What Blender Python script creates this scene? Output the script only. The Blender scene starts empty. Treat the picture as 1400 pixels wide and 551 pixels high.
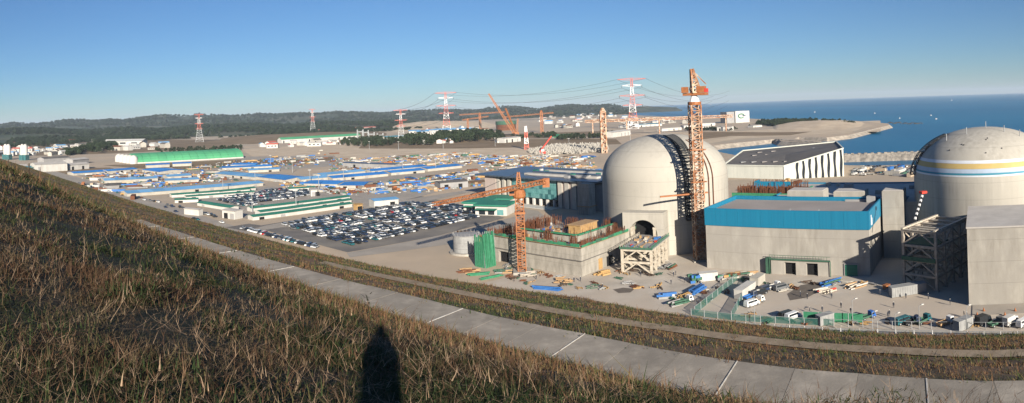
import bpy, bmesh, math, random
import numpy as np
from mathutils import Vector, Matrix, noise
from mathutils.geometry import tessellate_polygon
rnd = random.Random(7)
C = bpy.context.scene.collection
S = bpy.context.scene
PI = math.pi

# ---------------------------------------------------------------- camera
# The photograph is a stitched panorama: a cylindrical lens, slightly rolled.
F, CX, CY, ROLL, EYE = 850.0, 700.0, 150.0, 0.0397, 62.0
cr, sr = math.cos(ROLL), math.sin(ROLL)
cam = bpy.data.cameras.new('camera')
cam.type = 'PANO'
cam.panorama_type = 'CENTRAL_CYLINDRICAL'
cam.central_cylindrical_range_u_min = -700 / F
cam.central_cylindrical_range_u_max = 700 / F
cam.central_cylindrical_range_v_min = -(551 - CY) / F
cam.central_cylindrical_range_v_max = CY / F
cam.central_cylindrical_radius = 1.0
cam.clip_start = 0.05
cam.clip_end = 200000
camo = bpy.data.objects.new('camera', cam)
C.objects.link(camo)
camo.matrix_world = Matrix(((cr, sr, 0, 0), (0, 0, -1, 0), (-sr, cr, 0, EYE), (0, 0, 0, 1)))
S.camera = camo

# ---------------------------------------------------------------- light
SUN_EL, ANTI = math.radians(18.8), -0.222        # the photographer's shadow points at azimuth ANTI
S.render.engine = 'CYCLES'
w = bpy.data.worlds.new('World'); S.world = w; w.use_nodes = True
nt = w.node_tree
sky = nt.nodes.new('ShaderNodeTexSky'); sky.sky_type = 'NISHITA'; sky.sun_disc = False
sky.sun_elevation = SUN_EL
sky.sun_rotation = PI + ANTI
sky.altitude = 60; sky.air_density = 1.0; sky.dust_density = 0.0; sky.ozone_density = 5.0
bg = nt.nodes['Background']; bg.inputs[1].default_value = 0.045
tint = nt.nodes.new('ShaderNodeMix'); tint.data_type = 'RGBA'; tint.blend_type = 'MULTIPLY'; tint.inputs[0].default_value = 1.0
tint.inputs[7].default_value = (.80, .98, 1.16, 1)           # the photograph's cool white balance
nt.links.new(sky.outputs[0], tint.inputs[6]); nt.links.new(tint.outputs[2], bg.inputs[0])
sun = bpy.data.lights.new('sun', 'SUN'); sun.energy = 5.0; sun.angle = math.radians(0.53)
sun.color = (1.0, 0.915, 0.79)
so = bpy.data.objects.new('sun', sun); C.objects.link(so)
sd = Vector((-math.sin(ANTI) * math.cos(SUN_EL), -math.cos(ANTI) * math.cos(SUN_EL), math.sin(SUN_EL)))
so.rotation_euler = sd.to_track_quat('Z', 'Y').to_euler(); so.location = sd * 500
S.view_settings.view_transform = 'Standard'; S.view_settings.look = 'None'
S.view_settings.exposure = 0.85; S.view_settings.gamma = 1.0
S.cycles.max_bounces = 6; S.cycles.diffuse_bounces = 1; S.cycles.glossy_bounces = 2
S.cycles.transparent_max_bounces = 8; S.cycles.volume_bounces = 0

# ---------------------------------------------------------------- pixels to places
def ray(px, py):
    th = (px - CX) / F; v = (CY - py) / F; x = math.sin(th)
    return x * cr + v * sr, math.cos(th), -x * sr + v * cr
def G(px, py, z=0.0):                                  # where a pixel's ray meets height z
    a = ray(px, py); t = (z - EYE) / a[2]
    return Vector((a[0] * t, a[1] * t, z))
def ZA(px, py, p):                                     # height a pixel shows at the distance of p
    a = ray(px, py)
    return EYE + a[2] / math.hypot(a[0], a[1]) * math.hypot(p[0], p[1])
def AT(px, py, D):                                     # point on a pixel's ray at horizontal distance D
    a = ray(px, py); t = D / math.hypot(a[0], a[1])
    return Vector((a[0] * t, a[1] * t, EYE + a[2] * t))
def ang(a, b): return math.atan2(b[1] - a[1], b[0] - a[0])

# ---------------------------------------------------------------- materials
def mat(name, c1, c2=None, scale=0.3, rough=0.85, bump=0.0, metal=0.0, stretch=(1, 1, 1), lo=0.35, hi=0.65,
        c3=None, scale3=0.02, bscale=None, rand=0.0, lines=0.0, spec=0.3, detail=6.0, local=False):
    m = bpy.data.materials.new(name); m.use_nodes = True
    n = m.node_tree.nodes; l = m.node_tree.links; b = n['Principled BSDF']
    b.inputs['Roughness'].default_value = rough; b.inputs['Metallic'].default_value = metal
    b.inputs['Specular IOR Level'].default_value = spec
    if local:
        g = n.new('ShaderNodeTexCoord'); pos = g.outputs['Object']
    else:
        g = n.new('ShaderNodeNewGeometry'); pos = g.outputs['Position']
    col = None
    def nz(sc, st=(1, 1, 1), det=detail):
        mp = n.new('ShaderNodeMapping'); mp.inputs['Scale'].default_value = st
        l.new(pos, mp.inputs[0])
        t = n.new('ShaderNodeTexNoise'); t.inputs['Scale'].default_value = sc; t.inputs['Detail'].default_value = det
        t.inputs['Roughness'].default_value = 0.62
        l.new(mp.outputs[0], t.inputs['Vector']); return t
    def ramp(src, a, z):
        r = n.new('ShaderNodeMapRange'); r.inputs[1].default_value = a; r.inputs[2].default_value = z
        l.new(src, r.inputs[0]); return r.outputs[0]
    def mix(fac, A, B, mode='MIX'):
        x = n.new('ShaderNodeMix'); x.data_type = 'RGBA'; x.blend_type = mode
        if isinstance(fac, float): x.inputs[0].default_value = fac
        else: l.new(fac, x.inputs[0])
        for s, v in ((6, A), (7, B)):
            if isinstance(v, tuple): x.inputs[s].default_value = (*v, 1)
            else: l.new(v, x.inputs[s])
        return x.outputs[2]
    col = c1
    if c2: col = mix(ramp(nz(scale, stretch).outputs[0], lo, hi), c1, c2)
    if c3: col = mix(ramp(nz(scale3).outputs[0], 0.42, 0.6), col, c3)
    if lines:
        sx = n.new('ShaderNodeSeparateXYZ'); l.new(pos, sx.inputs[0])
        md = n.new('ShaderNodeMath'); md.operation = 'PINGPONG'; md.inputs[1].default_value = lines; l.new(sx.outputs[2], md.inputs[0])
        f = ramp(md.outputs[0], 0.0, 0.12)
        dk = n.new('ShaderNodeMath'); dk.operation = 'MULTIPLY_ADD'; l.new(f, dk.inputs[0]); dk.inputs[1].default_value = 0.26; dk.inputs[2].default_value = 0.74
        cmb = n.new('ShaderNodeCombineColor')
        for i in range(3): l.new(dk.outputs[0], cmb.inputs[i])
        col = mix(1.0, col, cmb.outputs[0], 'MULTIPLY')
    if rand:
        oi = n.new('ShaderNodeObjectInfo')
        hs = n.new('ShaderNodeHueSaturation')
        v = n.new('ShaderNodeMath'); v.operation = 'MULTIPLY_ADD'; l.new(oi.outputs['Random'], v.inputs[0])
        v.inputs[1].default_value = rand; v.inputs[2].default_value = 1 - rand * 0.5
        l.new(v.outputs[0], hs.inputs['Value'])
        if isinstance(col, tuple): hs.inputs['Color'].default_value = (*col, 1)
        else: l.new(col, hs.inputs['Color'])
        col = hs.outputs[0]
    if isinstance(col, tuple): b.inputs['Base Color'].default_value = (*col, 1)
    else: l.new(col, b.inputs['Base Color'])
    if bump:
        bp = n.new('ShaderNodeBump'); bp.inputs['Strength'].default_value = 1.0; bp.inputs['Distance'].default_value = bump
        l.new(nz(bscale or scale * 4).outputs[0], bp.inputs['Height']); l.new(bp.outputs[0], b.inputs['Normal'])
    return m

M = {}
M['concrete'] = mat('concrete', (.44, .41, .355), (.30, .275, .235), .35, stretch=(1, 1, .22), lines=3.2, bump=.03, c3=(.34, .315, .275), scale3=.09)
M['dome'] = mat('dome_concrete', (.465, .435, .375), (.32, .295, .25), .6, stretch=(1, 1, .07), lines=3.0, bump=.02, lo=.34, hi=.72, c3=(.43, .40, .34), scale3=.05)
M['rawcon'] = mat('raw_concrete', (.38, .35, .30), (.25, .23, .195), .5, stretch=(1, 1, .3), lines=1.9, bump=.04)
M['slab'] = mat('bench_concrete', (.37, .325, .265), (.25, .22, .18), .45, bump=.03, c3=(.25, .22, .18), scale3=.22, bscale=3, rand=.25)
M['line'] = mat('white_joint', (.54, .52, .48), (.36, .33, .29), .8)
M['ground'] = mat('sandy_ground', (.55, .425, .295), (.42, .33, .235), .035, bump=.12, c3=(.40, .33, .245), scale3=.006, bscale=.5, lo=.3, hi=.7)
M['apron'] = mat('yard_concrete', (.56, .50, .42), (.40, .355, .295), .09, bump=.02, c3=(.49, .415, .33), scale3=.03, bscale=2)
M['asphalt'] = mat('asphalt', (.19, .17, .15), (.14, .13, .118), .1, bump=.01, c3=(.23, .205, .17), scale3=.03, bscale=2)
M['road'] = mat('grey_road', (.38, .335, .28), (.31, .275, .23), .08, bump=.01, bscale=2)
M['tar'] = mat('perimeter_road', (.20, .20, .20), (.15, .15, .15), .3)
M['wet'] = mat('damp_patch', (.16, .135, .11), (.12, .1, .085), .4)
M['field'] = mat('brown_field', (.23, .155, .085), (.155, .115, .062), .05, bump=.5, c3=(.24, .17, .10), scale3=.012, bscale=.3)
M['earth'] = mat('pale_earth', (.60, .485, .345), (.47, .365, .25), .03, bump=.4, bscale=.2)
M['slope'] = mat('hillside_soil', (.055, .04, .022), (.016, .018, .009), 5.0, bump=.16, c3=(.022, .026, .012), scale3=.5, bscale=7, lo=.42, hi=.6)
M['slope2'] = mat('lower_slope_soil', (.20, .125, .065), (.085, .07, .032), .35, bump=.15, c3=(.15, .09, .05), scale3=.06)
M['path'] = mat('berm_path', (.30, .235, .165), (.19, .145, .095), .5, bump=.04)
M['hill'] = mat('forested_hill', (.06, .08, .045), (.018, .034, .018), .012, bump=30, bscale=.014, c3=(.095, .095, .055), scale3=.0035, lo=.42, hi=.58)
M['darkrock'] = mat('dark_wet_rock', (.07, .06, .05), (.04, .036, .03), .4)
M['wood'] = mat('wood_floor', (.04, .05, .02), (.06, .05, .025), .05)
M['rock'] = mat('shore_rock', (.42, .36, .29), (.22, .19, .155), .12, bump=1.0, bscale=.25)
M['armour'] = mat('armour_stone', (.36, .32, .265), (.19, .17, .145), .25, bump=.5, bscale=.6)
M['blue'] = mat('blue_cladding', (.012, .185, .31), (.010, .16, .275), .5, rough=.5, stretch=(3, 3, .05), spec=.4)
M['roofblue'] = mat('blue_sheet_roof', (.03, .18, .52), (.05, .24, .56), .06, rough=.45, rand=.35)
M['rooflight'] = mat('faded_blue_roof', (.13, .33, .58), (.18, .38, .58), .06, rough=.5, rand=.3)
M['roofgreen'] = mat('green_sheet_roof', (.025, .16, .105), (.04, .2, .135), .08, rough=.6, rand=.25)
M['vault'] = mat('green_vault', (.09, .36, .17), (.07, .30, .15), .03, rough=.55, rand=.1)
M['wallw'] = mat('white_wall', (.56, .54, .50), (.46, .44, .40), .2, rough=.7, stretch=(1, 1, .3))
M['wallc'] = mat('cream_wall', (.45, .42, .36), (.36, .335, .29), .2, rough=.8)
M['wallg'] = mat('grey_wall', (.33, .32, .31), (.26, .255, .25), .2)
M['wallp'] = mat('pinkish_wall', (.46, .38, .33), (.42, .345, .30), .3)
M['hallw'] = mat('ivory_panel', (.62, .62, .54), (.54, .545, .475), .3, rough=.6, stretch=(1, 1, .2))
M['roofdark'] = mat('dark_flat_roof', (.13, .12, .11), (.105, .098, .092), .15, c3=(.155, .14, .125), scale3=.04)
M['roofgrey'] = mat('grey_flat_roof', (.30, .27, .25), (.25, .225, .205), .2, c3=(.335, .30, .275), scale3=.05)
M['roofpale'] = mat('pale_flat_roof', (.50, .465, .42), (.42, .39, .35), .2)
M['metalroof'] = mat('slate_metal_roof', (.10, .135, .18), (.07, .095, .13), .3, rough=.35, metal=.3)
M['glass'] = mat('teal_glass', (.05, .16, .165), (.03, .10, .11), .3, rough=.12, spec=.7)
M['glassl'] = mat('pale_teal_glass', (.14, .32, .31), (.08, .22, .22), .3, rough=.15, spec=.7)
M['dark'] = mat('dark_opening', (.012, .012, .013), rough=.9)  # near-black colour that paints the shade inside openings
M['glassdark'] = mat('dark_window', (.02, .026, .032), rough=.15, spec=.6)
M['steelw'] = mat('white_steel', (.55, .50, .41), (.40, .335, .255), 1.2, rough=.6)
M['steelg'] = mat('weathered_steel', (.45, .40, .33), (.30, .25, .20), 1.0, rough=.6)
M['black'] = mat('black_steel', (.02, .022, .025), rough=.5)
M['orange'] = mat('orange_crane_paint', (.37, .145, .05), (.26, .09, .035), 1.0, rough=.55)
M['rusto'] = mat('rusty_orange_steel', (.38, .16, .065), (.22, .08, .035), .8, rough=.7, c3=(.55, .42, .3), scale3=.25)
M['yellow'] = mat('yellow_formwork', (.46, .29, .12), (.36, .22, .09), .6)
M['rebar'] = mat('rusty_rebar', (.17, .065, .03), (.11, .045, .025), 1.2)
M['net'] = mat('green_net', (.03, .17, .085), (.05, .23, .125), .8, rough=.8)
M['netdark'] = mat('dark_green_mesh', (.06, .14, .09), (.035, .09, .06), 1.0, rough=.8)
M['red'] = mat('red_paint', (.55, .05, .03), rough=.5)
M['pred'] = mat('pylon_red', (.55, .12, .08), (.45, .12, .09), .1, rough=.6)
M['pwhite'] = mat('pylon_white', (.72, .70, .68), rough=.6)
M['galv'] = mat('galvanised_steel', (.36, .37, .37), (.28, .29, .29), 1, rough=.5, metal=.2)
M['bandw'] = mat('white_band_paint', (.66, .69, .72), (.60, .62, .64), .4, rough=.6)
M['bandy'] = mat('yellow_band_paint', (.55, .40, .15), (.50, .36, .14), .4, rough=.6)
M['bandb'] = mat('pale_blue_band_paint', (.42, .50, .60), (.38, .45, .53), .4, rough=.6)
M['bandt'] = mat('teal_band_paint', (.05, .24, .33), rough=.6)
M['tarp'] = mat('blue_tarpaulin', (.03, .12, .36), (.05, .17, .42), .9, rough=.5, bump=.05)
M['timber'] = mat('timber', (.42, .28, .15), (.33, .2, .10), 1.2)
M['cable'] = mat('cable', (.05, .05, .055), rough=.6)
M['tyre'] = mat('tyre_rubber', (.015, .015, .016), rough=.8)
M['bark'] = mat('bark', (.09, .06, .04), (.06, .04, .03), 2)
M['leafd'] = mat('pine_needles', (.022, .038, .016), (.036, .05, .02), .6, rand=.5)
M['sheet'] = mat('wavy_steel', (.31, .31, .30), (.24, .24, .235), .6)
M['cloth'] = mat('dark_clothes', (.03, .035, .05), rough=.9)
M['skin'] = mat('skin', (.5, .33, .25), rough=.6)
CARS = []
for nme, c in (('white', (.74, .74, .72)), ('silver', (.42, .43, .44)), ('black', (.018, .019, .022)), ('navy', (.025, .04, .085)),
               ('grey', (.14, .145, .15)), ('red', (.42, .02, .02)), ('teal', (.02, .12, .14)), ('blue', (.03, .12, .4))):
    CARS.append((nme, mat(nme + '_car_paint', c, rough=.3, spec=.6)))

# ---------------------------------------------------------------- mesh helpers
class MB:
    def __init__(s): s.v = []; s.f = []; s.m = []
    def poly(s, pts, mi=0):
        i = len(s.v); s.v += [tuple(p) for p in pts]; s.f.append(tuple(range(i, i + len(pts)))); s.m.append(mi)
    def box(s, x0, x1, y0, y1, z0, z1, mi=0, top=None):
        P = [(x0, y0, z0), (x1, y0, z0), (x1, y1, z0), (x0, y1, z0), (x0, y0, z1), (x1, y0, z1), (x1, y1, z1), (x0, y1, z1)]
        s.hexa(P, mi, top)
    def hexa(s, P, mi=0, top=None):
        i = len(s.v); s.v += [tuple(p) for p in P]
        for q, k in (((0, 3, 2, 1), mi), ((4, 5, 6, 7), mi if top is None else top), ((0, 1, 5, 4), mi), ((1, 2, 6, 5), mi), ((2, 3, 7, 6), mi), ((3, 0, 4, 7), mi)):
            s.f.append(tuple(i + a for a in q)); s.m.append(k)
    def bar(s, a, b, wd, mi=0, wd2=None):
        a = Vector(a); b = Vector(b); d = (b - a)
        if d.length < 1e-6: return
        d.normalize(); up = Vector((0, 0, 1)) if abs(d.z) < .95 else Vector((1, 0, 0))
        x = d.cross(up).normalized(); y = x.cross(d)
        w1 = wd / 2; w2 = (wd if wd2 is None else wd2) / 2
        P = [a - x * w1 - y * w1, a + x * w1 - y * w1, a + x * w1 + y * w1, a - x * w1 + y * w1,
             b - x * w2 - y * w2, b + x * w2 - y * w2, b + x * w2 + y * w2, b - x * w2 + y * w2]
        s.hexa(P, mi)
    def tube(s, pts, r, n=4, mi=0):
        for k in range(len(pts) - 1): s.bar(pts[k], pts[k + 1], 2 * r, mi)
    def lathe(s, prof, n=24, mi=0, c=(0, 0), a0=0, a1=2 * PI):
        full = abs(a1 - a0 - 2 * PI) < 1e-6; cols = n if full else n + 1
        i = len(s.v)
        for r, z in prof:
            for k in range(cols):
                a = a0 + (a1 - a0) * k / n; s.v.append((c[0] + r * math.cos(a), c[1] + r * math.sin(a), z))
        for j in range(len(prof) - 1):
            for k in range(n):
                k2 = (k + 1) % cols
                s.f.append((i + j * cols + k, i + j * cols + k2, i + (j + 1) * cols + k2, i + (j + 1) * cols + k)); s.m.append(mi)
    def prism(s, poly, z0, z1, mi=0, top=None):
        n = len(poly); i = len(s.v)
        s.v += [(p[0], p[1], z0) for p in poly] + [(p[0], p[1], z1) for p in poly]
        s.f.append(tuple(i + n + k for k in range(n))); s.m.append(mi if top is None else top)
        s.f.append(tuple(i + k for k in reversed(range(n)))); s.m.append(mi)
        for k in range(n):
            k2 = (k + 1) % n; s.f.append((i + k, i + k2, i + n + k2, i + n + k)); s.m.append(mi)
    def add(s, o, off=(0, 0, 0), rz=0, sc=1.0, mi=None):
        i = len(s.v); ca, sa = math.cos(rz), math.sin(rz)
        for x, y, z in o.v: s.v.append((off[0] + sc * (x * ca - y * sa), off[1] + sc * (x * sa + y * ca), off[2] + sc * z))
        s.f += [tuple(a + i for a in q) for q in o.f]; s.m += o.m if mi is None else [mi] * len(o.m)
    def mesh(s, name, mats, smooth=False):
        me = bpy.data.meshes.new(name); me.from_pydata(s.v, [], s.f)
        for m in (mats if isinstance(mats, (list, tuple)) else [mats]): me.materials.append(M[m] if isinstance(m, str) else m)
        me.polygons.foreach_set('material_index', s.m)
        if smooth:
            me.polygons.foreach_set('use_smooth', [True] * len(s.f))
        me.update(); return me
    def build(s, name, mats, parent=None, smooth=False):
        return put(name, s.mesh(name, mats, smooth), parent)
def put(name, me, parent=None, loc=None, rz=0):
    o = bpy.data.objects.new(name, me); C.objects.link(o)
    if parent is not None: o.parent = parent
    if loc is not None: o.location = loc
    if rz: o.rotation_euler = (0, 0, rz)
    return o
def tag(o, label, cat, group=None):
    o['label'] = label; o['category'] = cat
    if group: o['group'] = group
    return o
def thing(name, label, cat, loc=(0, 0, 0), rz=0, group=None):
    return tag(put(name, None, None, loc, rz), label, cat, group)
def struct(o): o['kind'] = 'structure'; return o
def stuff(o, label=None, cat=None):
    o['kind'] = 'stuff'
    if label: o['label'] = label; o['category'] = cat
    return o
def copy_tree(o, parent=None):
    c = o.copy(); C.objects.link(c)
    if parent is not None: c.parent = parent
    for ch in list(o.children): copy_tree(ch, c)
    return c
def sheet(name, pts, z, m, parent=None):
    vs = [Vector((p[0], p[1], z)) for p in pts]
    me = bpy.data.meshes.new(name); me.from_pydata([tuple(v) for v in vs], [], [tuple(t) for t in tessellate_polygon([vs])])
    bm = bmesh.new(); bm.from_mesh(me); bmesh.ops.recalc_face_normals(bm, faces=bm.faces)
    for f in bm.faces:
        if f.normal.z < 0: f.normal_flip()
    bm.to_mesh(me); bm.free()
    me.materials.append(M[m]); return struct(put(name, me, parent))
def pxpoly(l, z=0.0): return [G(x, y, z) for x, y in l]
def lerp(tab, t):
    if t <= tab[0][0]: return tab[0][1]
    for (a, b), (c, d) in zip(tab, tab[1:]):
        if t <= c: return b + (d - b) * (t - a) / (c - a)
    return tab[-1][1]

# ================================================================ SETTING: sea, land, hills
SEA = -6.0
mb = MB()
for i in range(48):
    a0, a1 = -1.75 + 3.5 * i / 48, -1.75 + 3.5 * (i + 1) / 48
    rs = [60, 400, 900, 2000, 5000, 12000, 26000]
    for r0, r1 in zip(rs, rs[1:]):
        mb.poly([(r0 * math.sin(a0), r0 * math.cos(a0), SEA), (r0 * math.sin(a1), r0 * math.cos(a1), SEA),
                 (r1 * math.sin(a1), r1 * math.cos(a1), SEA), (r1 * math.sin(a0), r1 * math.cos(a0), SEA)][::-1])
wm = bpy.data.materials.new('sea_water'); wm.use_nodes = True
n = wm.node_tree.nodes; l = wm.node_tree.links; b = n['Principled BSDF']
b.inputs['Roughness'].default_value = .35; b.inputs['Specular IOR Level'].default_value = .12
g = n.new('ShaderNodeNewGeometry')
def wnoise(sc, st, det=5):
    mp = n.new('ShaderNodeMapping'); mp.inputs['Scale'].default_value = st; l.new(g.outputs['Position'], mp.inputs[0])
    t = n.new('ShaderNodeTexNoise'); t.inputs['Scale'].default_value = sc; t.inputs['Detail'].default_value = det
    l.new(mp.outputs[0], t.inputs['Vector']); return t.outputs[0]
r = n.new('ShaderNodeValToRGB'); l.new(wnoise(.0011, (1, .35, 1)), r.inputs[0])
r.color_ramp.elements[0].position = .35; r.color_ramp.elements[0].color = (.003, .115, .23, 1)
r.color_ramp.elements[1].position = .68; r.color_ramp.elements[1].color = (.012, .175, .30, 1)
l.new(r.outputs[0], b.inputs['Base Color'])
bp = n.new('ShaderNodeBump'); bp.inputs['Distance'].default_value = .8; bp.inputs['Strength'].default_value = .9
l.new(wnoise(.09, (1, .7, 1), 8), bp.inputs['Height']); l.new(bp.outputs[0], b.inputs['Normal'])
M['sea'] = wm
struct(mb.build('sea', 'sea'))

# land outline: site quay, cove, peninsula, bay, then far inland round behind the hill
coast = pxpoly([(1560, 232), (1400, 229), (1320, 227), (1250, 225), (1200, 226), (1160, 226), (1110, 222), (1060, 217), (1005, 212), (980, 207),
                (966, 203), (975, 199), (990, 197), (1010, 195), (1040, 192), (1062, 190), (1068, 193), (1118, 195.5), (1122, 193), (1086, 189.5), (1092, 187.5),
                (1130, 188), (1160, 184.5), (1185, 178.5), (1205, 173.5), (1216, 171), (1214, 168.8), (1196, 167.4), (1170, 165.2), (1140, 163.6), (1090, 163.5),
                (1045, 163), (1000, 161), (960, 160.5), (930, 160), (905, 159), (880, 158), (858, 156.5), (846, 153)])
land = coast + [Vector((900, 8000, 0)), Vector((-3000, 12000, 0)), Vector((-12000, 9000, 0)), Vector((-9000, 0, 0)), Vector((-600, -300, 0)), Vector((220, -200, 0)), Vector((330, 60, 0))]
sheet('ground', land, 0.0, 'ground')
mb = MB(); cc = []
prev = None
for i, p in enumerate(coast):                          # rocky shore face falling to the water
    q0 = coast[max(0, i - 1)]; q1 = coast[min(len(coast) - 1, i + 1)]
    t = (q1 - q0).normalized(); nrm = Vector((t.y, -t.x, 0))
    cc.append((p, p + nrm * 9))
for (a, a2), (c, c2) in zip(cc, cc[1:]):
    N = max(1, int((c - a).length / 6)); 
    for k in range(N):
        u0, u1 = k / N, (k + 1) / N
        A, B = a.lerp(c, u0), a.lerp(c, u1); A2, B2 = a2.lerp(c2, u0), a2.lerp(c2, u1)
        mb.poly([A + Vector((0, 0, -.02)), B + Vector((0, 0, -.02)), B2 + Vector((0, 0, SEA - 1)), A2 + Vector((0, 0, SEA - 1))])
struct(mb.build('shore_bank', 'rock'))

# far headland across the bay
def ridge(name, m, tab, r0, r1, rough, seed, nth=220, nr=26, base=-2.0, foot=None):
    """hill range: tab lists (px, py) of its skyline as seen at distance rc"""
    verts = []; faces = []
    xs0, xs1 = tab[0][0], tab[-1][0]
    for i in range(nth + 1):
        px = xs0 + (xs1 - xs0) * i / nth; py = lerp(tab, px)
        for j in range(nr + 1):
            u = j / nr; rr = r0 + (r1 - r0) * u
            crest = max(0.0, ZA(px, py, (0, (r0 * .35 + r1 * .65), 0)))
            sh = math.sin(min(1, u / .65) * PI / 2) ** 1.6 if u < .65 else math.cos((u - .65) / .35 * PI / 2)
            a = ray(px, py); hyp = math.hypot(a[0], a[1]); x, y = a[0] / hyp * rr, a[1] / hyp * rr
            nn = noise.fractal(Vector((x / rough, y / rough, seed)), 1.0, 2.0, 5)
            edge = min(1, i / 6, (nth - i) / 6)
            zz = base + (crest - base) * sh * (1 - .0) * edge + nn * crest * .3 * (1 - abs(u - .65) * .6) * (0 if j in (0, nr) else 1) * (.35 if abs(u - .65) < .08 else 1)
            verts.append((x, y, zz))
    for i in range(nth):
        for j in range(nr):
            a = i * (nr + 1) + j; faces.append((a, a + nr + 1, a + nr + 2, a + 1))
    me = bpy.data.meshes.new(name); me.from_pydata(verts, [], faces); me.materials.append(M[m])
    bm = bmesh.new(); bm.from_mesh(me); bmesh.ops.recalc_face_normals(bm, faces=bm.faces); bm.to_mesh(me); bm.free()
    me.polygons.foreach_set('use_smooth', [True] * len(faces))
    return struct(put(name, me))
sky1 = [(-160, 171), (0, 171.5), (22, 169), (35, 171), (60, 167.6), (100, 165), (131, 166.3), (152, 164.4), (169, 165), (190, 162), (218, 158.6), (232, 158.4), (253, 160), (271, 157),
        (314, 160), (352, 156.7), (382, 158), (408, 155), (426, 153.4), (450, 154), (501, 155), (524, 156), (552, 153), (592, 152), (655, 152), (675, 148), (691, 146.4),
        (716, 148.4), (736, 150.5), (762, 146.4), (782, 144.6), (802, 146), (833, 144.4), (848, 146.4), (864, 148)]
ridge('far_hills', 'hill', sky1, 4200, 7600, 420, 3.1, 320, 30)
sky2 = [(-200, 179), (0, 179), (60, 177.5), (110, 180), (170, 175.5), (215, 178), (260, 174), (300, 172.5), (345, 171), (400, 172), (450, 168), (500, 169), (540, 167), (575, 170)]
ridge('near_hills', 'hill', sky2, 2300, 4200, 420, 9.7, 240, 24)
ridge('headland', 'hill', [(838, 149), (850, 146.6), (880, 145.6), (905, 145.8), (925, 146.6), (934, 148.5)], 5200, 6400, 300, 5.5, 60, 12, base=SEA - 2)
ridge('sand_mound', 'earth', [(1046, 175), (1062, 170.5), (1090, 166.6), (1120, 164.6), (1150, 164.8), (1172, 167.2), (1196, 170.5), (1204, 172)], 1120, 1620, 60, 6.5, 60, 14)
ridge('quarry_face', 'earth', [(528, 176), (545, 170), (570, 166.5), (600, 165.5), (640, 166), (660, 166), (675, 170), (688, 175)], 2150, 2900, 90, 1.5, 90, 16)
# low grassy rise with the substation on it
ridge('grassy_rise', 'field', [(285, 195), (310, 189), (350, 185), (400, 182.5), (450, 180.5), (500, 180.5), (530, 183), (548, 187)], 1500, 2300, 160, 2.2, 80, 14)

# ================================================================ SETTING: the hillside
DH = 0.63                                             # azimuth of the fall line
ux, uy = math.sin(DH), math.cos(DH)                   # downhill
tx, ty = -uy, ux                                      # along the contour, to the left
SF = [(-160, 50), (-60, 58), (-12, 63.8), (3, 67.5), (20, 70), (41, 72.6), (75, 73), (106, 71), (209, 65), (400, 62), (900, 60)]
ST = [(-160, 132), (-32, 153.5), (0, 159.5), (63, 168), (102, 174), (164, 169), (231, 166), (458, 160), (900, 155)]
ZB = EYE - 30.8
def prof(s, t):
    sf = lerp(SF, t); st = lerp(ST, t); sn = sf - 9.0; sp = sf + 27.0
    ex = .35 * min(1, max(0, (6 - t) / 9))                # the shoulder drops a little more to the right
    if s < 0: return EYE - 2.05 - ex * 0 - .03 * s
    if s <= 12: return EYE - (2.05 + .075 * s + .0255 * s * s) - ex * min(1, s / 6)
    z12 = EYE - 6.622 - ex
    if s <= sn: return z12 + (ZB - z12) * (s - 12) / (sn - 12)
    if s <= sf: return ZB
    if s >= st: return -0.6
    zl = lambda q: ZB + (0.0 - ZB) * (q - sf) / (st - sf)
    if sp <= s <= sp + 2.6: return zl(sp) - .0
    if s > sp + 2.6: return zl(sp) + (0 - zl(sp)) * (s - sp - 2.6) / (st - sp - 2.6)
    return zl(s)
def W(s, t): return s * ux + t * tx, s * uy + t * ty
def bumpy(x, y, k): return (noise.fractal(Vector((x * .13, y * .13, 4.0)), 1.0, 2.0, 4) * .36 + noise.fractal(Vector((x * .55, y * .55, 14.0)), 1.0, 2.0, 3) * .2) * k
def hill_z(s, t):
    x, y = W(s, t); z = prof(s, t); sf = lerp(SF, t)
    k = 0.0
    if s < sf - 10: k = min(1, max(.15, math.hypot(s, t) / 8))
    elif s > sf + 1 and s < lerp(ST, t) - 2: k = 1.6 if not (sf + 26 <= s <= sf + 31) else .3
    return z + bumpy(x, y, k) + .42 * math.exp(-(x * x + y * y) / 1.1)      # trodden knoll under the photographer
tl = sorted(set([round(-150 + i * 2.5, 2) for i in range(61)] + [round(i * 1.5 - .75, 2) for i in range(100)] + [150 + 4 * i for i in range(25)] + [250 + 15 * i for i in range(45)]))
tl = [t for t in tl]
def hill_part(name, srange, m):
    v = []; f = []; rows = []
    for t in tl: rows.append([hill_pt(s, t) for s in srange(t)])
    nn = len(rows[0])
    for r in rows: v += r
    for i in range(len(rows) - 1):
        for j in range(nn - 1):
            a = i * nn + j; f.append((a, a + nn, a + nn + 1, a + 1))
    me = bpy.data.meshes.new(name); me.from_pydata(v, [], f); me.materials.append(M[m])
    bm = bmesh.new(); bm.from_mesh(me); bmesh.ops.recalc_face_normals(bm, faces=bm.faces)
    if sum(q.normal.z for q in bm.faces) < 0: bmesh.ops.reverse_faces(bm, faces=bm.faces)
    bm.to_mesh(me); bm.free()
    me.polygons.foreach_set('use_smooth', [True] * len(f))
    return struct(put(name, me))
def hill_pt(s, t): x, y = W(s, t); return (x, y, hill_z(s, t))
hill_part('hillside', lambda t: [-60, -40, -25, -15, -8, -4] + [i * 1.0 - 2 for i in range(17)] + [15 + (lerp(SF, t) - 9 - 15) * i / 14 for i in range(1, 15)] + [lerp(SF, t) - 8.8], 'slope')
hill_part('lower_slope', lambda t: [lerp(SF, t) - .1] + [lerp(SF, t) + .6 + 26.2 * i / 10 for i in range(11)] + [lerp(SF, t) + 27.2, lerp(SF, t) + 29.4] + [lerp(SF, t) + 29.8 + (lerp(ST, t) + .5 - lerp(SF, t) - 29.8) * i / 24 for i in range(25)], 'slope2')
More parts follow.
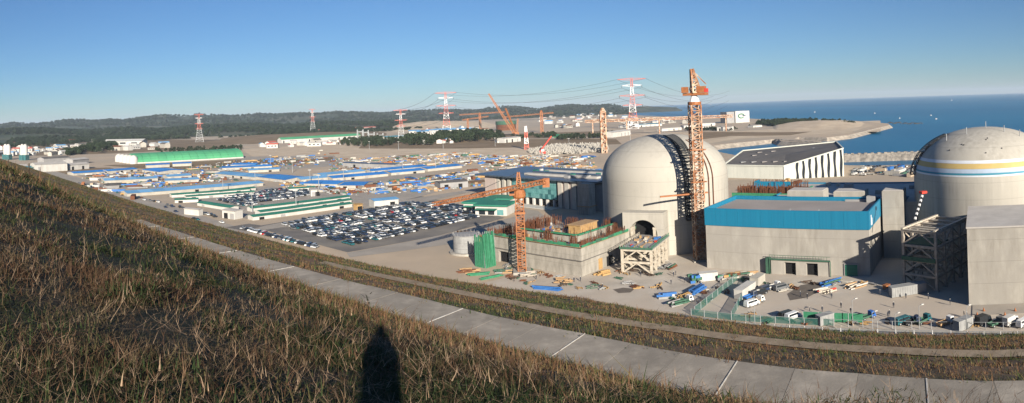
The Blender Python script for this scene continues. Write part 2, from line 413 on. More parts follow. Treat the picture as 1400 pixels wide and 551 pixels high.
# past its end the bench is overgrown earth
mb = MB(); ts = [185.5 + 6 * i for i in range(120)]
for a, c in zip(ts, ts[1:]):
    P = []
    for t, s in ((a, lerp(SF, a) - 9.2), (c, lerp(SF, c) - 9.2), (c, lerp(SF, c) + .2), (a, lerp(SF, a) + .2)):
        x, y = W(s, t); P.append((x, y, ZB + .02))
    mb.poly(P[::-1] if False else P)
struct(mb.build('overgrown_bench', 'slope2'))
# narrow earth path along the lower slope
mb = MB(); ts = [-150 + 3 * i for i in range(96)]
for a, c in zip(ts, ts[1:]):
    P = []
    for t, s in ((a, lerp(SF, a) + 27.0), (c, lerp(SF, c) + 27.0), (c, lerp(SF, c) + 29.6), (a, lerp(SF, a) + 29.6)):
        x, y = W(s, t); P.append((x, y, prof(s, t) + .12 + .25))
    mb.poly(P)
struct(mb.build('berm_path', 'path'))
# concrete-lined bench: separate slabs with raised white joints
bench = struct(put('concrete_bench', None))
mbs = MB()
t = -140.0; k = 0
while t < 186:
    t2 = t + 7.3
    A = []
    for tt, off in ((t + .02, -9.1), (t2 - .02, -9.1), (t2 - .02, 0.15), (t + .02, 0.15)):
        s = lerp(SF, tt) + off + rnd.uniform(-.12, .12); x, y = W(s, tt); A.append(Vector((x, y, ZB)))
    dz = rnd.uniform(.02, .06)
    m2 = MB(); m2.hexa([(p.x, p.y, ZB - .25) for p in A] + [(p.x, p.y, ZB + .05 + dz) for p in A]); 
    m2.build('slab', 'slab', bench)
    if k % 3 == 0 and rnd.random() < .8:
        m3 = MB(); s0 = lerp(SF, t2); 
        a = Vector((*W(s0 - 9, t2 - .2), ZB + .16)); c = Vector((*W(s0 + .05, t2 - .2), ZB + .16))
        d = Vector((tx, ty, 0)) * rnd.uniform(.05, .12)
        m3.hexa([a - d - Vector((0, 0, .2)), a + d - Vector((0, 0, .2)), c + d - Vector((0, 0, .2)), c - d - Vector((0, 0, .2)), a - d, a + d, c + d, c - d]); m3.build('joint_strip', 'line', bench)
    t = t2; k += 1

# ---------------------------------------------------------------- flat surfaces of the site (each a few cm above the one below)
sheet('yard', pxpoly([(640, 392), (720, 372), (800, 360), (880, 345), (960, 352), (1420, 345), (1700, 360), (1700, 470), (1400, 453), (1200, 449), (1050, 443), (930, 428), (800, 410)]), .03, 'apron')
sheet('parking_lot', pxpoly([(346, 310), (475, 345), (600, 322), (690, 298), (655, 285), (575, 268)]), .05, 'asphalt')
sheet('compound_yard', pxpoly([(228, 268), (340, 300), (484, 274), (440, 256), (340, 255)]), .05, 'road')
sheet('site_road', pxpoly([(478, 352), (474, 346), (620, 318), (720, 292), (700, 284), (735, 288), (745, 296), (640, 330)]), .07, 'road')
sheet('compound_road', pxpoly([(318, 317), (345, 312), (490, 283), (660, 256), (660, 259), (520, 288), (352, 316), (330, 322)]), .09, 'road')
sheet('perimeter_road', pxpoly([(30, 226), (46, 226), (120, 246), (250, 286), (330, 312), (330, 322), (240, 300), (100, 258)]), .07, 'road')
sheet('dark_asphalt', pxpoly([(308, 311), (340, 306), (362, 309), (335, 316)]), .11, 'asphalt')
for nm, pl, m, z in (('brown_strip', [(52, 231), (150, 229), (170, 234), (95, 239), (62, 240)], 'field', .04),
                     ('brown_bank', [(230, 226), (330, 219), (420, 218), (455, 214), (455, 219), (340, 228), (240, 232)], 'field', .04),
                     ('yellow_field', [(330, 204), (455, 196), (640, 196), (640, 204), (460, 212), (345, 214)], 'earth', .04),
                     ('pale_field', [(455, 212), (660, 202), (800, 203), (820, 214), (640, 222), (470, 222)], 'earth', .08),
                     ('brown_bank', [(500, 193), (640, 190), (842, 190), (850, 197), (640, 203), (490, 203)], 'field', .12),
                     ('dark_strip', [(140, 226), (200, 224), (330, 218), (330, 222), (200, 231)], 'field', .12),
                     ('grey_yard', [(100, 238), (300, 232), (330, 246), (190, 262)], 'road', .08),
                     ('grey_yard', [(420, 256), (560, 236), (650, 246), (600, 262), (510, 284)], 'road', .08),
                     ('brown_plain', [(0, 196), (150, 190), (300, 191), (330, 200), (150, 210), (0, 214)], 'field', .05),
                     ('brown_plain', [(560, 186), (700, 183), (850, 178), (850, 185), (700, 190), (560, 192)], 'field', .07),
                     ('grey_plain', [(330, 214), (460, 213), (470, 226), (390, 232), (300, 233), (260, 228)], 'road', .02),
                     ('sandy_bank', [(880, 178), (1000, 180), (1060, 176), (1110, 168), (1150, 166), (1195, 171), (1160, 182), (1070, 186), (1010, 190), (970, 196), (880, 192)], 'earth', .06),
                     ('brown_bank', [(955, 180), (1060, 181), (1110, 180), (1080, 185), (1000, 186), (955, 191)], 'field', .1),
                     ('damp_patch', [(1076, 402), (1095, 390), (1118, 386), (1124, 396), (1104, 407), (1080, 411)], 'wet', .06),
                     ('damp_patch', [(838, 396), (852, 393.5), (868, 395), (862, 400), (846, 401)], 'wet', .06)):
    sheet(nm, pxpoly(pl), z, m)
# road under the guard rail
sheet('toe_road', pxpoly([(930, 429), (1000, 441), (1100, 448), (1200, 452), (1300, 454), (1480, 454), (1480, 462), (1300, 462), (1200, 460), (1100, 456), (1000, 449), (925, 434)]), .06, 'tar')

# breakwater and inner jetty
def mound(name, label, a, c, wtop, wbot, ztop, m, cat):
    a = Vector((a[0], a[1], 0)); c = Vector((c[0], c[1], 0)); d = (c - a).normalized(); q = Vector((-d.y, d.x, 0)); L = (c - a).length
    N = int(L / 4); v = []; f = []
    for i in range(N + 1):
        p = a + d * (L * i / N)
        for o, z in ((-wbot / 2, SEA - 2), (-wtop / 2 - 1, ztop * .4), (-wtop / 2, ztop), (wtop / 2, ztop), (wtop / 2 + 1, ztop * .4), (wbot / 2, SEA - 2)):
            j = rnd.uniform(-.8, .8); v.append((p.x + q.x * (o + j), p.y + q.y * (o + j), z + rnd.uniform(-.5, .5)))
    for i in range(N):
        for j in range(5): k = i * 6 + j; f.append((k, k + 1, k + 7, k + 6))
    me = bpy.data.meshes.new(name); me.from_pydata(v, [], f); me.materials.append(M[m])
    return tag(put(name, me), label, cat), a, d, q, L
bw, a, d, q, L = mound('breakwater', 'long rubble breakwater with a row of crest blocks across the cove', G(1135, 213, 0), G(1330, 206, 0), 8, 34, 1.5, 'armour', 'breakwater')
for i in range(int(L / 7)):
    m2 = MB(); p = a + d * (i * 7 + 3) - q * 3; m2.hexa([(p.x + x * d.x + y * q.x, p.y + x * d.y + y * q.y, z) for z in (1.2, 2.5) for x, y in ((-1.5, -1.2), (1.5, -1.2), (1.5, 1.2), (-1.5, 1.2))]); m2.build('crest_block', 'armour', bw)
mound('rock_jetty', 'low stone jetty jutting from the peninsula into the cove', G(1062, 190.5), G(1122, 195), 7, 20, .8, 'rock', 'jetty')

# ================================================================ REACTOR BUILDINGS
RB = 28.5
def dome_prof(z0=0.0, z1=48.4, n=26):
    zs, hc = 29.0, 19.4
    P = [(RB, -1.0), (RB, 10.0), (RB, 20.0), (RB, zs)]
    for i in range(1, n + 1):
        a = i / n * PI / 2; P.append((RB * max(0.001, math.cos(a)) ** (2 / 2.15), zs + hc * math.sin(a) ** (2 / 2.15)))
    return P
def dome_r(z):
    if z <= 29: return RB
    u = min(1, (z - 29) / 19.4); return RB * (1 - u ** 2.15) ** (1 / 2.15)
def reactor(label, centre, face):
    t = thing('reactor_building', label, 'reactor building', centre, face)
    P = dome_prof(); mb = MB(); mb.lathe([p for p in P if p[1] <= 29.0], 96); mb.build('wall', 'dome', t, True)
    mb = MB(); mb.lathe([p for p in P if p[1] >= 29.0], 96); mb.build('dome', 'dome', t, True)
    return t
def meridian(phi, z, out): r = dome_r(z) + out; return Vector((r * math.cos(phi), r * math.sin(phi), z))
def stair_truss(t, name, phi, zlo, zhi, wd, m, step=1.5, m2=None):
    """lattice stair that follows a meridian of the dome"""
    o = put(name, None, t); lat = Vector((-math.sin(phi), math.cos(phi), 0)) * wd / 2
    pts = []; z = zlo
    while z < zhi:
        pts.append(z); z += step * (1 if z < 36 else max(.12, (48.45 - z) / 12.5))
    mb = MB(); mr = MB()
    for i, (a, c) in enumerate(zip(pts, pts[1:])):
        for out in (.25, 1.7):
            for sgn in (-1, 1): mr.bar(meridian(phi, a, out) + lat * sgn, meridian(phi, c, out) + lat * sgn, .22)
        A, B = meridian(phi, a, .25), meridian(phi, c, .25); A2, B2 = meridian(phi, a, 1.7), meridian(phi, c, 1.7)
        mb.bar(A - lat, A + lat, .3); mb.bar(A2 - lat, A2 + lat, .22)
        mb.bar(A - lat, B + lat if i % 2 else A2 + lat, .18); mb.bar(A2 + lat, B2 - lat, .18)
        for sgn in (-1, 1): mb.bar(A + lat * sgn, A2 + lat * sgn, .18); mb.bar(A + lat * sgn, B2 + lat * sgn, .16)
        if i % 3 == 0 and m2:
            mp = MB(); mp.hexa([A - lat, A + lat, B + lat, B - lat, A - lat + Vector((0, 0, .15)), A + lat + Vector((0, 0, .15)), B + lat + Vector((0, 0, .15)), B - lat + Vector((0, 0, .15))]); mp.build('landing', m2, o)
    stuff(mr.build('rail', m, o)); stuff(mb.build('lattice', m, o))
    return o
D1 = AT(909.5, 250, 282); D1.z = 0
f1 = math.atan2(-D1.y, -D1.x)                          # direction towards the viewer
r1 = reactor('bare concrete reactor dome with a black lattice stair and an arched hatch', D1, 0)
stair_truss(r1, 'dome_stair', f1 + math.radians(20.5), 14.0, 48.2, 4.6, 'black')
mb = MB()
for ph in (39, 44):
    pts = [meridian(f1 + math.radians(ph), 16 + 2 * i, .5) for i in range(16)]
    mb.tube(pts, .16)
mb.build('lifting_cable', 'rebar', r1)
# arched equipment-hatch portal, facing 240 degrees
pa = math.radians(240)
px_ = put('hatch_portal', None, r1); px_.rotation_euler = (0, 0, pa)
def arch_wall(mb, x0, x1, hw, htop, zs, rr, n=16):
    """wall in the local yz plane between x0 and x1 with a round-headed opening"""
    for y0, y1 in ((-hw, -rr), (rr, hw)): mb.box(x0, x1, y0, y1, -1, htop)
    mb.box(x0, x1, -rr + .001, rr - .001, -1, 8.6)
    for i in range(n):
        a0, a1 = PI * i / n, PI * (i + 1) / n
        p0 = (rr * math.cos(a0), zs + rr * math.sin(a0)); p1 = (rr * math.cos(a1), zs + rr * math.sin(a1))
        mb.hexa([(x0, p0[0], p0[1]), (x1, p0[0], p0[1]), (x1, p1[0], p1[1]), (x0, p1[0], p1[1]),
                 (x0, p0[0], htop), (x1, p0[0], htop), (x1, p1[0], htop), (x0, p1[0], htop)])
mb = MB(); arch_wall(mb, RB - 6, RB + 6, 8.6, 18.6, 9.8, 5.9); mb.build('portal_wall', 'dome', px_)
mb = MB(); mb.box(RB + .08, RB + .3, -5.88, 5.88, 8.62, 15.7); mb.build('hatch_shade_panel', 'dark', px_)  # near-black panel painted in for the shade deep inside the arch
for s in (-1, 1):
    mb = MB(); mb.box(RB + 3.5, RB + 6.5, s * 4.8 - .5, s * 4.8 + .5, 8.62, 12.0)
    mb.box(RB + 4, RB + 6, s * 4.8 - .8, s * 4.8 + .8, 11.98, 12.8); mb.build('hatch_frame', 'steelw', px_)

D2 = AT(1347.5, 250, 247.8); D2.z = 0
f2 = math.atan2(-D2.y, -D2.x)
r2 = reactor('finished reactor dome ringed with white, yellow, pale blue and teal stripes', D2, 0)
for z0, z1, m in ((36.75, 37.8, 'bandw'), (34.95, 36.7, 'bandy'), (33.45, 34.9, 'bandb'), (32.75, 33.4, 'bandt'), (32.15, 32.7, 'bandw')):
    mb = MB(); mb.lathe([(dome_r(z0 + (z1 - z0) * i / 4) + .05, z0 + (z1 - z0) * i / 4) for i in range(5)], 96); mb.build('painted_stripe', m, r2, True)
stair_truss(r2, 'dome_stair', f2 - math.radians(76), 31.0, 46.5, 3.2, 'black', 1.5, 'pwhite')
for ph, z in ((-30, 46.5), (-50, 44.2), (8, 48.2), (38, 46.8), (52, 45.0)):
    mb = MB(); p = meridian(f2 + math.radians(ph), z, 0); mb.bar(p - Vector((0, 0, .5)), p + Vector((0, 0, 2.6)), .22); mb.build('lightning_rod', 'galv', r2)
for ph, z in ((-24, 43.2), (-21.5, 43.0), (2, 44.6), (4, 45.1), (1, 40.3), (16, 41.6), (-34, 41.2)):
    mb = MB(); p = meridian(f2 + math.radians(ph), z, .12); q = (p - Vector((0, 0, 25))).normalized(); mb.bar(p - q * .5, p + q * .15, .4); mb.build('anchor_stub', 'black', r2)

# ================================================================ BLUE-BANDED BUILDING
U = math.radians(-43.0)
bl = thing('fuel_handling_building', 'long concrete block with a bright blue parapet band and flat grey roof', 'building', G(967, 366), U)
LB, WB, HB = 61.4, 30.2, 22.5
mb = MB(); mb.box(0, LB, 0, WB, -1, 16.2); mb.build('wall', 'concrete', bl)
mb = MB(); mb.box(.6, LB - .6, .6, WB - .6, 16.2, 21.0); mb.build('roof', 'roofgrey', bl)
# parapet cladding: panel by panel, joints recessed
NP = 14
for i in range(NP):
    x0, x1 = LB * i / NP, LB * (i + 1) / NP
    for y0, y1 in ((-.25, .35), (WB - .35, WB + .25)):
        mb = MB(); mb.box(x0 + .02 - (.25 if i == 0 else 0), x1 - .02 + (.25 if i == NP - 1 else 0), y0, y1, 16.1 if y0 < 0 else 19, HB); mb.build('parapet_panel', 'blue', bl)
for i in range(7):
    y0, y1 = .35 + (WB - .7) * i / 7, .35 + (WB - .7) * (i + 1) / 7
    for x0, x1 in ((-.25, .35), (LB - .35, LB + .25)):
        mb = MB(); mb.box(x0, x1, y0 + .02, y1 - .02, 16.1 if i < 6 else 18.8, HB); mb.build('parapet_panel', 'blue', bl)
# doors: two dark openings in a scaffolded porch, one green shutter
porch = put('loading_porch', None, bl)
mb = MB()
for x0, x1 in ((26, 31.0), (35.2, 39.0), (43.2, 47.4)): mb.box(x0, x1, -1.8, -.05, 0, 4.4)
mb.box(26, 47.4, -1.8, -.05, 4.4, 5.3); mb.build('porch_wall', 'concrete', porch)
for x0, x1 in ((31.0, 35.2), (39.0, 43.2)):
    mb = MB(); mb.box(x0 + .02, x1 - .02, -.6, -.04, .02, 4.38); mb.build('doorway', 'dark', porch)
mb = MB(); mb.box(25.6, 47.8, -2.3, -1.85, 5.2, 5.65)
for x in (25.6, 47.8): mb.box(x - .1, x + .1, -2.3, -1.9, 0, 5.19)
mb.build('scaffold_net', 'netdark', porch)
mb = MB()
for i in range(22): mb.bar((25.6 + i, -2.2, 5.7), (25.6 + i, -2.2, 6.9), .1)
mb.bar((25.6, -2.2, 6.9), (47.8, -2.2, 6.9), .12); mb.build('railing', 'netdark', porch)
mb = MB(); mb.box(24, 25.3, -2, -.05, 0, 5.6); mb.build('site_cabinet', 'netdark', porch)
d_ = put('roller_door', None, bl)
mb = MB(); mb.box(52.2, 57.4, -.35, -.04, 0, 4.3); mb.build('door_frame', 'wallg', d_)
for i in range(8):
    mb = MB(); mb.box(52.6, 57.0, -.45, -.36, .1 + i * .48, .1 + i * .48 + .45); mb.build('slat', 'roofgreen', d_)
# emblem on the blue band: white letter-like mark, small side sign, roof details
mb = MB()
for a, c in (((LB + .3, 3.2, 17.0), (LB + .3, 3.2, 20.6)), ((LB + .3, 4.6, 17.0), (LB + .3, 4.6, 19.4)), ((LB + .3, 3.2, 18.6), (LB + .3, 4.6, 18.6))): mb.bar(a, c, .35)
mb.build('white_mark', 'pwhite', bl)
for y0 in (3.0, 13.5):
    mb = MB(); mb.box(30 + y0, 30.3 + y0, .45, .9, HB - .1, HB + .5); mb.build('roof_bracket', 'galv', bl)
mb = MB(); mb.box(14.0, 15.1, 1.2, 3.2, 21, 21.9); mb.build('roof_pipe', 'galv', bl)
mb = MB(); mb.box(56, 59.5, 26, 28.6, 21, 23.4); mb.build('roof_hatch', 'wallg', bl)
mb = MB(); mb.box(47, 58.5, 28.2, 28.5, 21, 21.8); mb.build('roof_pipe', 'wallg', bl)
def sub(name, label, u, v, w_, d_, h, wall='concrete', roof='roofpale', z0=0.0, cat='building', par=None):
    p = bl.matrix_world_calc if False else None
    loc = G(967, 366) + Vector((math.cos(U) * u - math.sin(U) * v, math.sin(U) * u + math.cos(U) * v, z0))
    t = thing(name, label, cat, loc, U)
    mb = MB(); mb.box(0, w_, 0, d_, -1, h); mb.build('wall', wall, t)
    mb = MB(); mb.box(.3, w_ - .3, .3, d_ - .3, h, h + .25); mb.build('roof', roof, t)
    if par:
        for x0, x1, y0, y1 in ((0, w_, -.15, .28), (0, w_, d_ - .28, d_ + .15), (-.15, .28, .3, d_ - .3), (w_ - .28, w_ + .15, .3, d_ - .3)):
            mb = MB(); mb.box(x0, x1, y0, y1, h - 1.0, h + par); mb.build('parapet', 'blue', t)
    return t
sub('penthouse_block', 'pale concrete penthouse box just behind the blue parapet', 22.5, WB + .6, 15, 9, 24.6, 'concrete', 'roofpale')
t = sub('auxiliary_building', 'low pale-roofed auxiliary block edged with a thin blue parapet', 12, WB + 14, 70, 42, 19.5, 'concrete', 'roofpale', par=.9)
for i in range(9):
    mb = MB(); x, y = rnd.uniform(6, 62), rnd.uniform(4, 36); mb.box(x, x + rnd.uniform(1.5, 5), y, y + rnd.uniform(1.5, 4), 19.6, 19.75 + rnd.uniform(.8, 2.2)); mb.build('roof_unit', rnd.choice(['wallc', 'wallg', 'concrete']), t)
sub('stair_block', 'wide pale stair block on the auxiliary roof beside the penthouse', 40, WB + 8, 13, 9, 23.2, 'concrete', 'roofpale')
sub('lift_tower', 'tall pale concrete tower at the right end of the blue-banded building', LB + 1.0, WB - 6.0, 8.2, 9.5, 25.6, 'concrete', 'roofpale')
sub('link_block', 'shaded concrete link block between the lift tower and striped dome', LB + 9.4, WB - 2, 26, 22, 20.6, 'concrete', 'roofpale')
# half-built block between the bare dome and the white hall
t = sub('unfinished_annex', 'half-built annex topped with rusty reinforcement behind the bare dome', -10, WB + 22, 30, 24, 19.5, 'rawcon', 'rawcon')
mb = MB(); mb.box(-.8, 30.8, -.8, -.1, 18.4, 20.2); mb.box(30.1, 30.9, -.1, 24, 18.4, 20.2); mb.build('edge_net', 'net', t)
mb = MB()
for i in range(420):
    x, y = rnd.uniform(1, 29), rnd.choice([1.2, 2.0, rnd.uniform(1, 23), 22.5]); mb.bar((x, y, 19.6), (x + rnd.uniform(-.2, .2), y, 19.6 + rnd.uniform(2.2, 4.0)), .16)
stuff(mb.build('starter_bars', 'rebar', t))
for i in range(3):
    mb = MB(); mb.box(2 + i * 9, 9 + i * 9, 4, 4.5, 19.7, 22.6); mb.build('rebar_mat', 'rebar', t)
mb = MB(); mb.box(4, 22, 16, 16.5, 19.7, 23.2); mb.box(4, 4.5, 16.5, 23, 19.7, 23.2); mb.build('blue_screen', 'blue', t)

# ================================================================ GREY BOX in front of the striped dome
gb = thing('turbine_annex', 'big plain pale concrete box in front of the striped dome', 'building', G(1325, 418), U)
mb = MB(); mb.box(0, 46, 0, 33, -1, 22.6); mb.build('wall', 'concrete', gb)
mb = MB(); mb.box(-.25, 46.2, -.25, 33.2, 22.6, 23.1); mb.build('roof', 'roofpale', gb)
mb = MB(); mb.box(1.0, 46, -8.5, -.2, 0, .22); mb.build('plinth', 'road', gb)

# ================================================================ STEEL PLATFORMS
def truss(name, label, loc, rz, L, W_, H, bays, levels, m, deck=True, bw=.75, cat='steel platform'):
    """braced steel tower: L along x (front width), W_ along y (depth)"""
    t = thing(name, label, cat, loc, rz)
    ys = [W_ * i / bays for i in range(bays + 1)]; zs = [H * i / levels for i in range(levels + 1)]
    for x in (0, L):
        for y in ys:
            mb = MB(); mb.bar((x, y, 0), (x, y, H), bw); mb.build('column', m, t)
            mb = MB(); mb.box(x - .7, x + .7, y - .7, y + .7, -.05, .35); mb.build('footing', 'concrete', t)
    for z in zs[1:]:
        for x in (0, L):
            for y0, y1 in zip(ys, ys[1:]): mb = MB(); mb.bar((x, y0 + .3, z - .3), (x, y1 - .3, z - .3), bw * .8); mb.build('beam', m, t)
        for y in ys: mb = MB(); mb.bar((.3, y, z - .3), (L - .3, y, z - .3), bw * .85); mb.build('beam', m, t)
    for z0, z1 in zip(zs, zs[1:]):
        for y in (ys[0], ys[-1]):
            for a, c in (((0, z0 + .2), (L / 2, z1 - .5)), ((L, z0 + .2), (L / 2, z1 - .5))): mb = MB(); mb.bar((a[0], y, a[1]), (c[0], y, c[1]), bw * .5); mb.build('brace', m, t)
        for k, (y0, y1) in enumerate(zip(ys, ys[1:])):
            for x in (0, L):
                a, c = ((y0, z0 + .2), (y1, z1 - .5)) if k % 2 else ((y1, z0 + .2), (y0, z1 - .5))
                mb = MB(); mb.bar((x, a[0], a[1]), (x, c[0], c[1]), bw * .5); mb.build('brace', m, t)
    return t, ys, zs
ax = math.radians(-30)
fc = (G(852, 374) + G(891, 375)) / 2
p0 = fc - Vector((math.cos(ax), math.sin(ax), 0)) * 5.6
tl_, ys, zs = truss('hatch_platform', 'cream steel platform with a cluttered deck leading into the dome hatch', p0, ax, 11.2, 20, 9.0, 4, 2, 'steelw', bw=.9)
mb = MB(); mb.box(-.6, 11.8, -.6, 23.5, 9.02, 9.3); mb.build('deck', 'wallg', tl_)
mb = MB(); mb.box(-.8, 12, -.95, -.72, 9.2, 9.9); mb.build('front_net', 'netdark', tl_)
for i in range(9): mb = MB(); mb.bar((-.6 + i * 1.54, -.7, 9.3), (-.6 + i * 1.54, -.7, 10.6), .14); mb.build('rail_post', 'net', tl_)
for x in (-.6, 11.8):
    for i in range(12): mb = MB(); mb.bar((x, i * 2, 9.3), (x, i * 2, 10.5), .13); mb.build('rail_post', 'steelw' if x < 0 else 'net', tl_)
    mb = MB(); mb.bar((x, -.6, 10.5), (x, 23, 10.5), .14); mb.bar((x, -.6, 9.95), (x, 23, 9.95), .1); mb.build('handrail', 'steelw' if x < 0 else 'net', tl_)
for x in (3.6, 6.2): mb = MB(); mb.box(x, x + .5, 1, 21, 9.31, 9.5); mb.build('runway_rail', 'timber', tl_)
for i in range(16):
    mb = MB(); x, y, s = rnd.uniform(.2, 9.8), rnd.uniform(.5, 20), rnd.uniform(.5, 1.5); mb.box(x, x + s, y, y + s * 1.3, 9.31, 9.31 + rnd.uniform(.3, 1.2)); mb.build('deck_load', rnd.choice(['steelw', 'timber', 'tarp', 'red', 'sheet', 'yellow']), tl_)
t2_, ys, zs = truss('access_tower', 'weathered braced steel tower beside the big pale concrete box', G(1237, 392), math.radians(-68), 12.0, 22, 18.6, 4, 4, 'steelg', bw=.8)
mb = MB()
for y in (0, 2.8, 5.5, 11, 16.5, 22): mb = MB(); mb.box(-.5, 12.5, y - .5, y + .4, 18.62, 18.9); mb.build('top_beam', 'steelw', t2_)
for x in (-.4, 11.5): mb = MB(); mb.box(x, x + .9, -.8, 22.8, 18.91, 19.35); mb.build('crane_girder', 'steelw', t2_)
mb = MB(); mb.box(-.4, 12, -.75, -.45, 9.0, 10.3); mb.build('mid_net', 'netdark', t2_)
mb = MB(); mb.box(.4, 11.2, .5, 10, 14.0, 14.2); mb.build('mid_deck', 'netdark', t2_)
# checkered inclined walkway above the tower
a = AT(1262, 264, 212); c = AT(1251, 300, 205)
ch = thing('inclined_ladder', 'steep black and white checkered ladder hanging above the steel tower', 'ladder', a)
for i in range(12):
    mb = MB(); p = (c - a) * (i / 12); q = (c - a) * ((i + 1) / 12); mb.bar(p, q, .6 if i % 2 else .5); mb.build('ladder_section', 'pwhite' if i % 2 else 'black', ch)
mb = MB(); mb.box(-1.1, 1.1, -.9, .9, -.1, .7); mb.build('hook_block', 'red', ch)

# ================================================================ BUILDING UNDER CONSTRUCTION (left)
cb = thing('unfinished_building', 'half-built concrete block with green edge netting beside the bare dome', 'building', G(796, 379), math.radians(47))
# x runs away to the right (to the dome), y runs away to the left
Lx, Ly, Hc = 40.0, 49.0, 12.3
mb = MB(); mb.box(.35, Lx, .35, 1.6, 0, 5.6); mb.box(.35, 1.6, 1.6, 37, 0, 5.6); mb.box(.35, 1.6, 42.5, Ly, 0, 5.6); mb.box(.35, 1.6, 37, 42.5, 4.6, 5.6); mb.build('lower_wall', 'rawcon', cb)
mb = MB(); mb.box(0, Lx, 0, 1.2, 5.9, Hc - .9); mb.box(0, 1.2, 1.2, Ly, 5.9, Hc - .9); mb.box(1.2, Lx, Ly - 1.2, Ly, 5.9, Hc - .9); mb.build('upper_wall', 'rawcon', cb)
mb = MB(); mb.box(-.12, Lx, -.12, 1.0, 5.6, 5.9); mb.box(-.12, 1.0, 1.0, Ly, 5.6, 5.9); mb.build('ledge', 'roofdark', cb)  # ledge coloured dark to paint the shadow line beneath the upper wall
mb = MB(); mb.box(1.2, Lx, 1.2, Ly - 1.2, 8.6, 9.4); mb.build('floor_deck', 'rawcon', cb)
for x0, x1, h in ((11, 13.5, 4.2), (16.5, 20.5, 3.8)):
    mb = MB(); mb.box(x0, x1, .2, .34, 0, h); mb.build('opening', 'dark' if x0 > 15 else 'yellow', cb)
mb = MB(); mb.box(1.7, 8, 37.2, 42.3, 0, 4.5); mb.build('opening', 'dark', cb)
mb = MB(); mb.box(-.9, Lx, -.9, -.15, Hc - 1.5, Hc - 1.3); mb.box(-.9, -.15, -.15, Ly, Hc - 1.5, Hc - 1.3); mb.build('scaffold_walkway', 'timber', cb)
for i in range(20):
    mb = MB(); x = Lx * i / 20; mb.box(x + .03 - .9 * (i == 0), x + Lx / 20 - .03, -1.0, -.9, Hc - 1.3, Hc + rnd.uniform(-.5, .1)); mb.build('net_panel', rnd.choice(['net', 'net', 'netdark']), cb)
for i in range(24):
    mb = MB(); y = Ly * i / 24; mb.box(-1.0, -.91, y + .03, y + Ly / 24 - .03, Hc - 1.3, Hc + rnd.uniform(-.5, .1)); mb.build('net_panel', rnd.choice(['net', 'net', 'netdark']), cb)
# inner courtyard: second row of walls with green-netted edges and a yellow formwork room
mb = MB(); mb.box(12, Lx, 11, 12, 9.4, 12.0); mb.box(12, 13, 12, 40, 9.4, 12.0); mb.build('inner_wall', 'rawcon', cb)
mb = MB(); mb.box(12, Lx, 9.8, 10.9, 12.0, 12.5); mb.box(10.8, 11.9, 10.9, 40, 12.0, 12.5); mb.build('inner_net', 'net', cb)
fr = put('formwork_room', None, cb)
mb = MB(); mb.box(21, 33, 16, 22, 9.4, 13.6); mb.build('formwork_wall', 'yellow', fr)
mb = MB(); mb.box(20.6, 33.4, 15.6, 22.4, 13.6, 13.9); mb.build('formwork_top', 'timber', fr)
for i in range(10): mb = MB(); mb.box(21 + i * 1.2, 21.3 + i * 1.2, 15.8, 15.98, 9.4, 13.6); mb.build('soldier_beam', 'timber', fr)
for (x, y, n_, w_) in ((3, 6, 30, 2.2), (2.5, 30, 30, 2.2), (8, 44, 40, 3), (36, 4, 36, 2.6), (30, 5, 26, 2), (24, 4, 24, 2), (18, 44, 50, 4), (26, 44, 60, 5), (34, 30, 50, 5), (10, 24, 40, 3), (38, 14, 40, 3)):
    mb = MB()
    for k in range(n_):
        a, c_ = x + rnd.uniform(-w_, w_) * .5, y + rnd.uniform(-w_, w_) * .5; mb.bar((a, c_, 9.3), (a + rnd.uniform(-.15, .15), c_, 9.3 + rnd.uniform(3.0, 5.2)), .1)
    for k in range(4): mb.bar((x - w_ / 2, y, 10 + k), (x + w_ / 2, y, 10 + k), .1)
    mb.build('column_cage', 'rebar', cb)
mb = MB()
for i in range(900):
    x = rnd.uniform(.3, Lx); y = rnd.choice([.6, rnd.uniform(.3, Ly)]) if rnd.random() < .5 else rnd.uniform(40, Ly)
    if y > 2 and rnd.random() < .5: x = rnd.choice([.6, rnd.uniform(14, Lx)])
    mb.bar((x, y, 9.3), (x + rnd.uniform(-.2, .2), y + rnd.uniform(-.2, .2), 9.4 + rnd.uniform(2.2, 4.3)), .1)
stuff(mb.build('starter_bars', 'rebar', cb))
for i in range(40):
    mb = MB(); x, y = rnd.uniform(2, 11), rnd.uniform(3, 45)
    if rnd.random() < .6: x, y = rnd.uniform(14, 38), rnd.uniform(24, 46)
    s = rnd.uniform(.5, 2.0); mb.box(x, x + s, y, y + rnd.uniform(.6, 2.6), 9.4, 9.4 + rnd.uniform(.3, 1.4)); mb.build('deck_load', rnd.choice(['timber', 'wallw', 'sheet', 'wallw', 'tarp', 'rebar', 'yellow']), cb)
# green drape and timber hoarding at the far left end
gn = thing('green_scaffold', 'tall scaffold tower draped in bright green netting beside the grey tank', 'scaffold', G(672, 365), math.radians(47))
for i in range(6):
    mb = MB(); x = -3 + i * 1.0; z = 13.2 + rnd.uniform(-.8, .8)
    mb.hexa([(x, 0, 0), (x + .7, 0, 0), (x + .7, .3, 0), (x, .3, 0), (x - .6, rnd.uniform(0, .6), z), (x + .1, rnd.uniform(0, .5), z), (x + .1, 1.0, z), (x - .6, 1.0, z)]); mb.build('net_drape', 'net', gn)
for i in range(5):
    mb = MB(); y = .9 + i * 1.1; mb.box(-3.2, -3.0, y, y + .75, 0, 12.4 + rnd.uniform(-.6, .6)); mb.build('net_drape', 'net', gn)
for i in range(7): mb = MB(); mb.bar((-3 + i, .5, 0), (-3.4 + i, .8, 14.4), .18); mb.build('scaffold_pole', 'galv', gn)

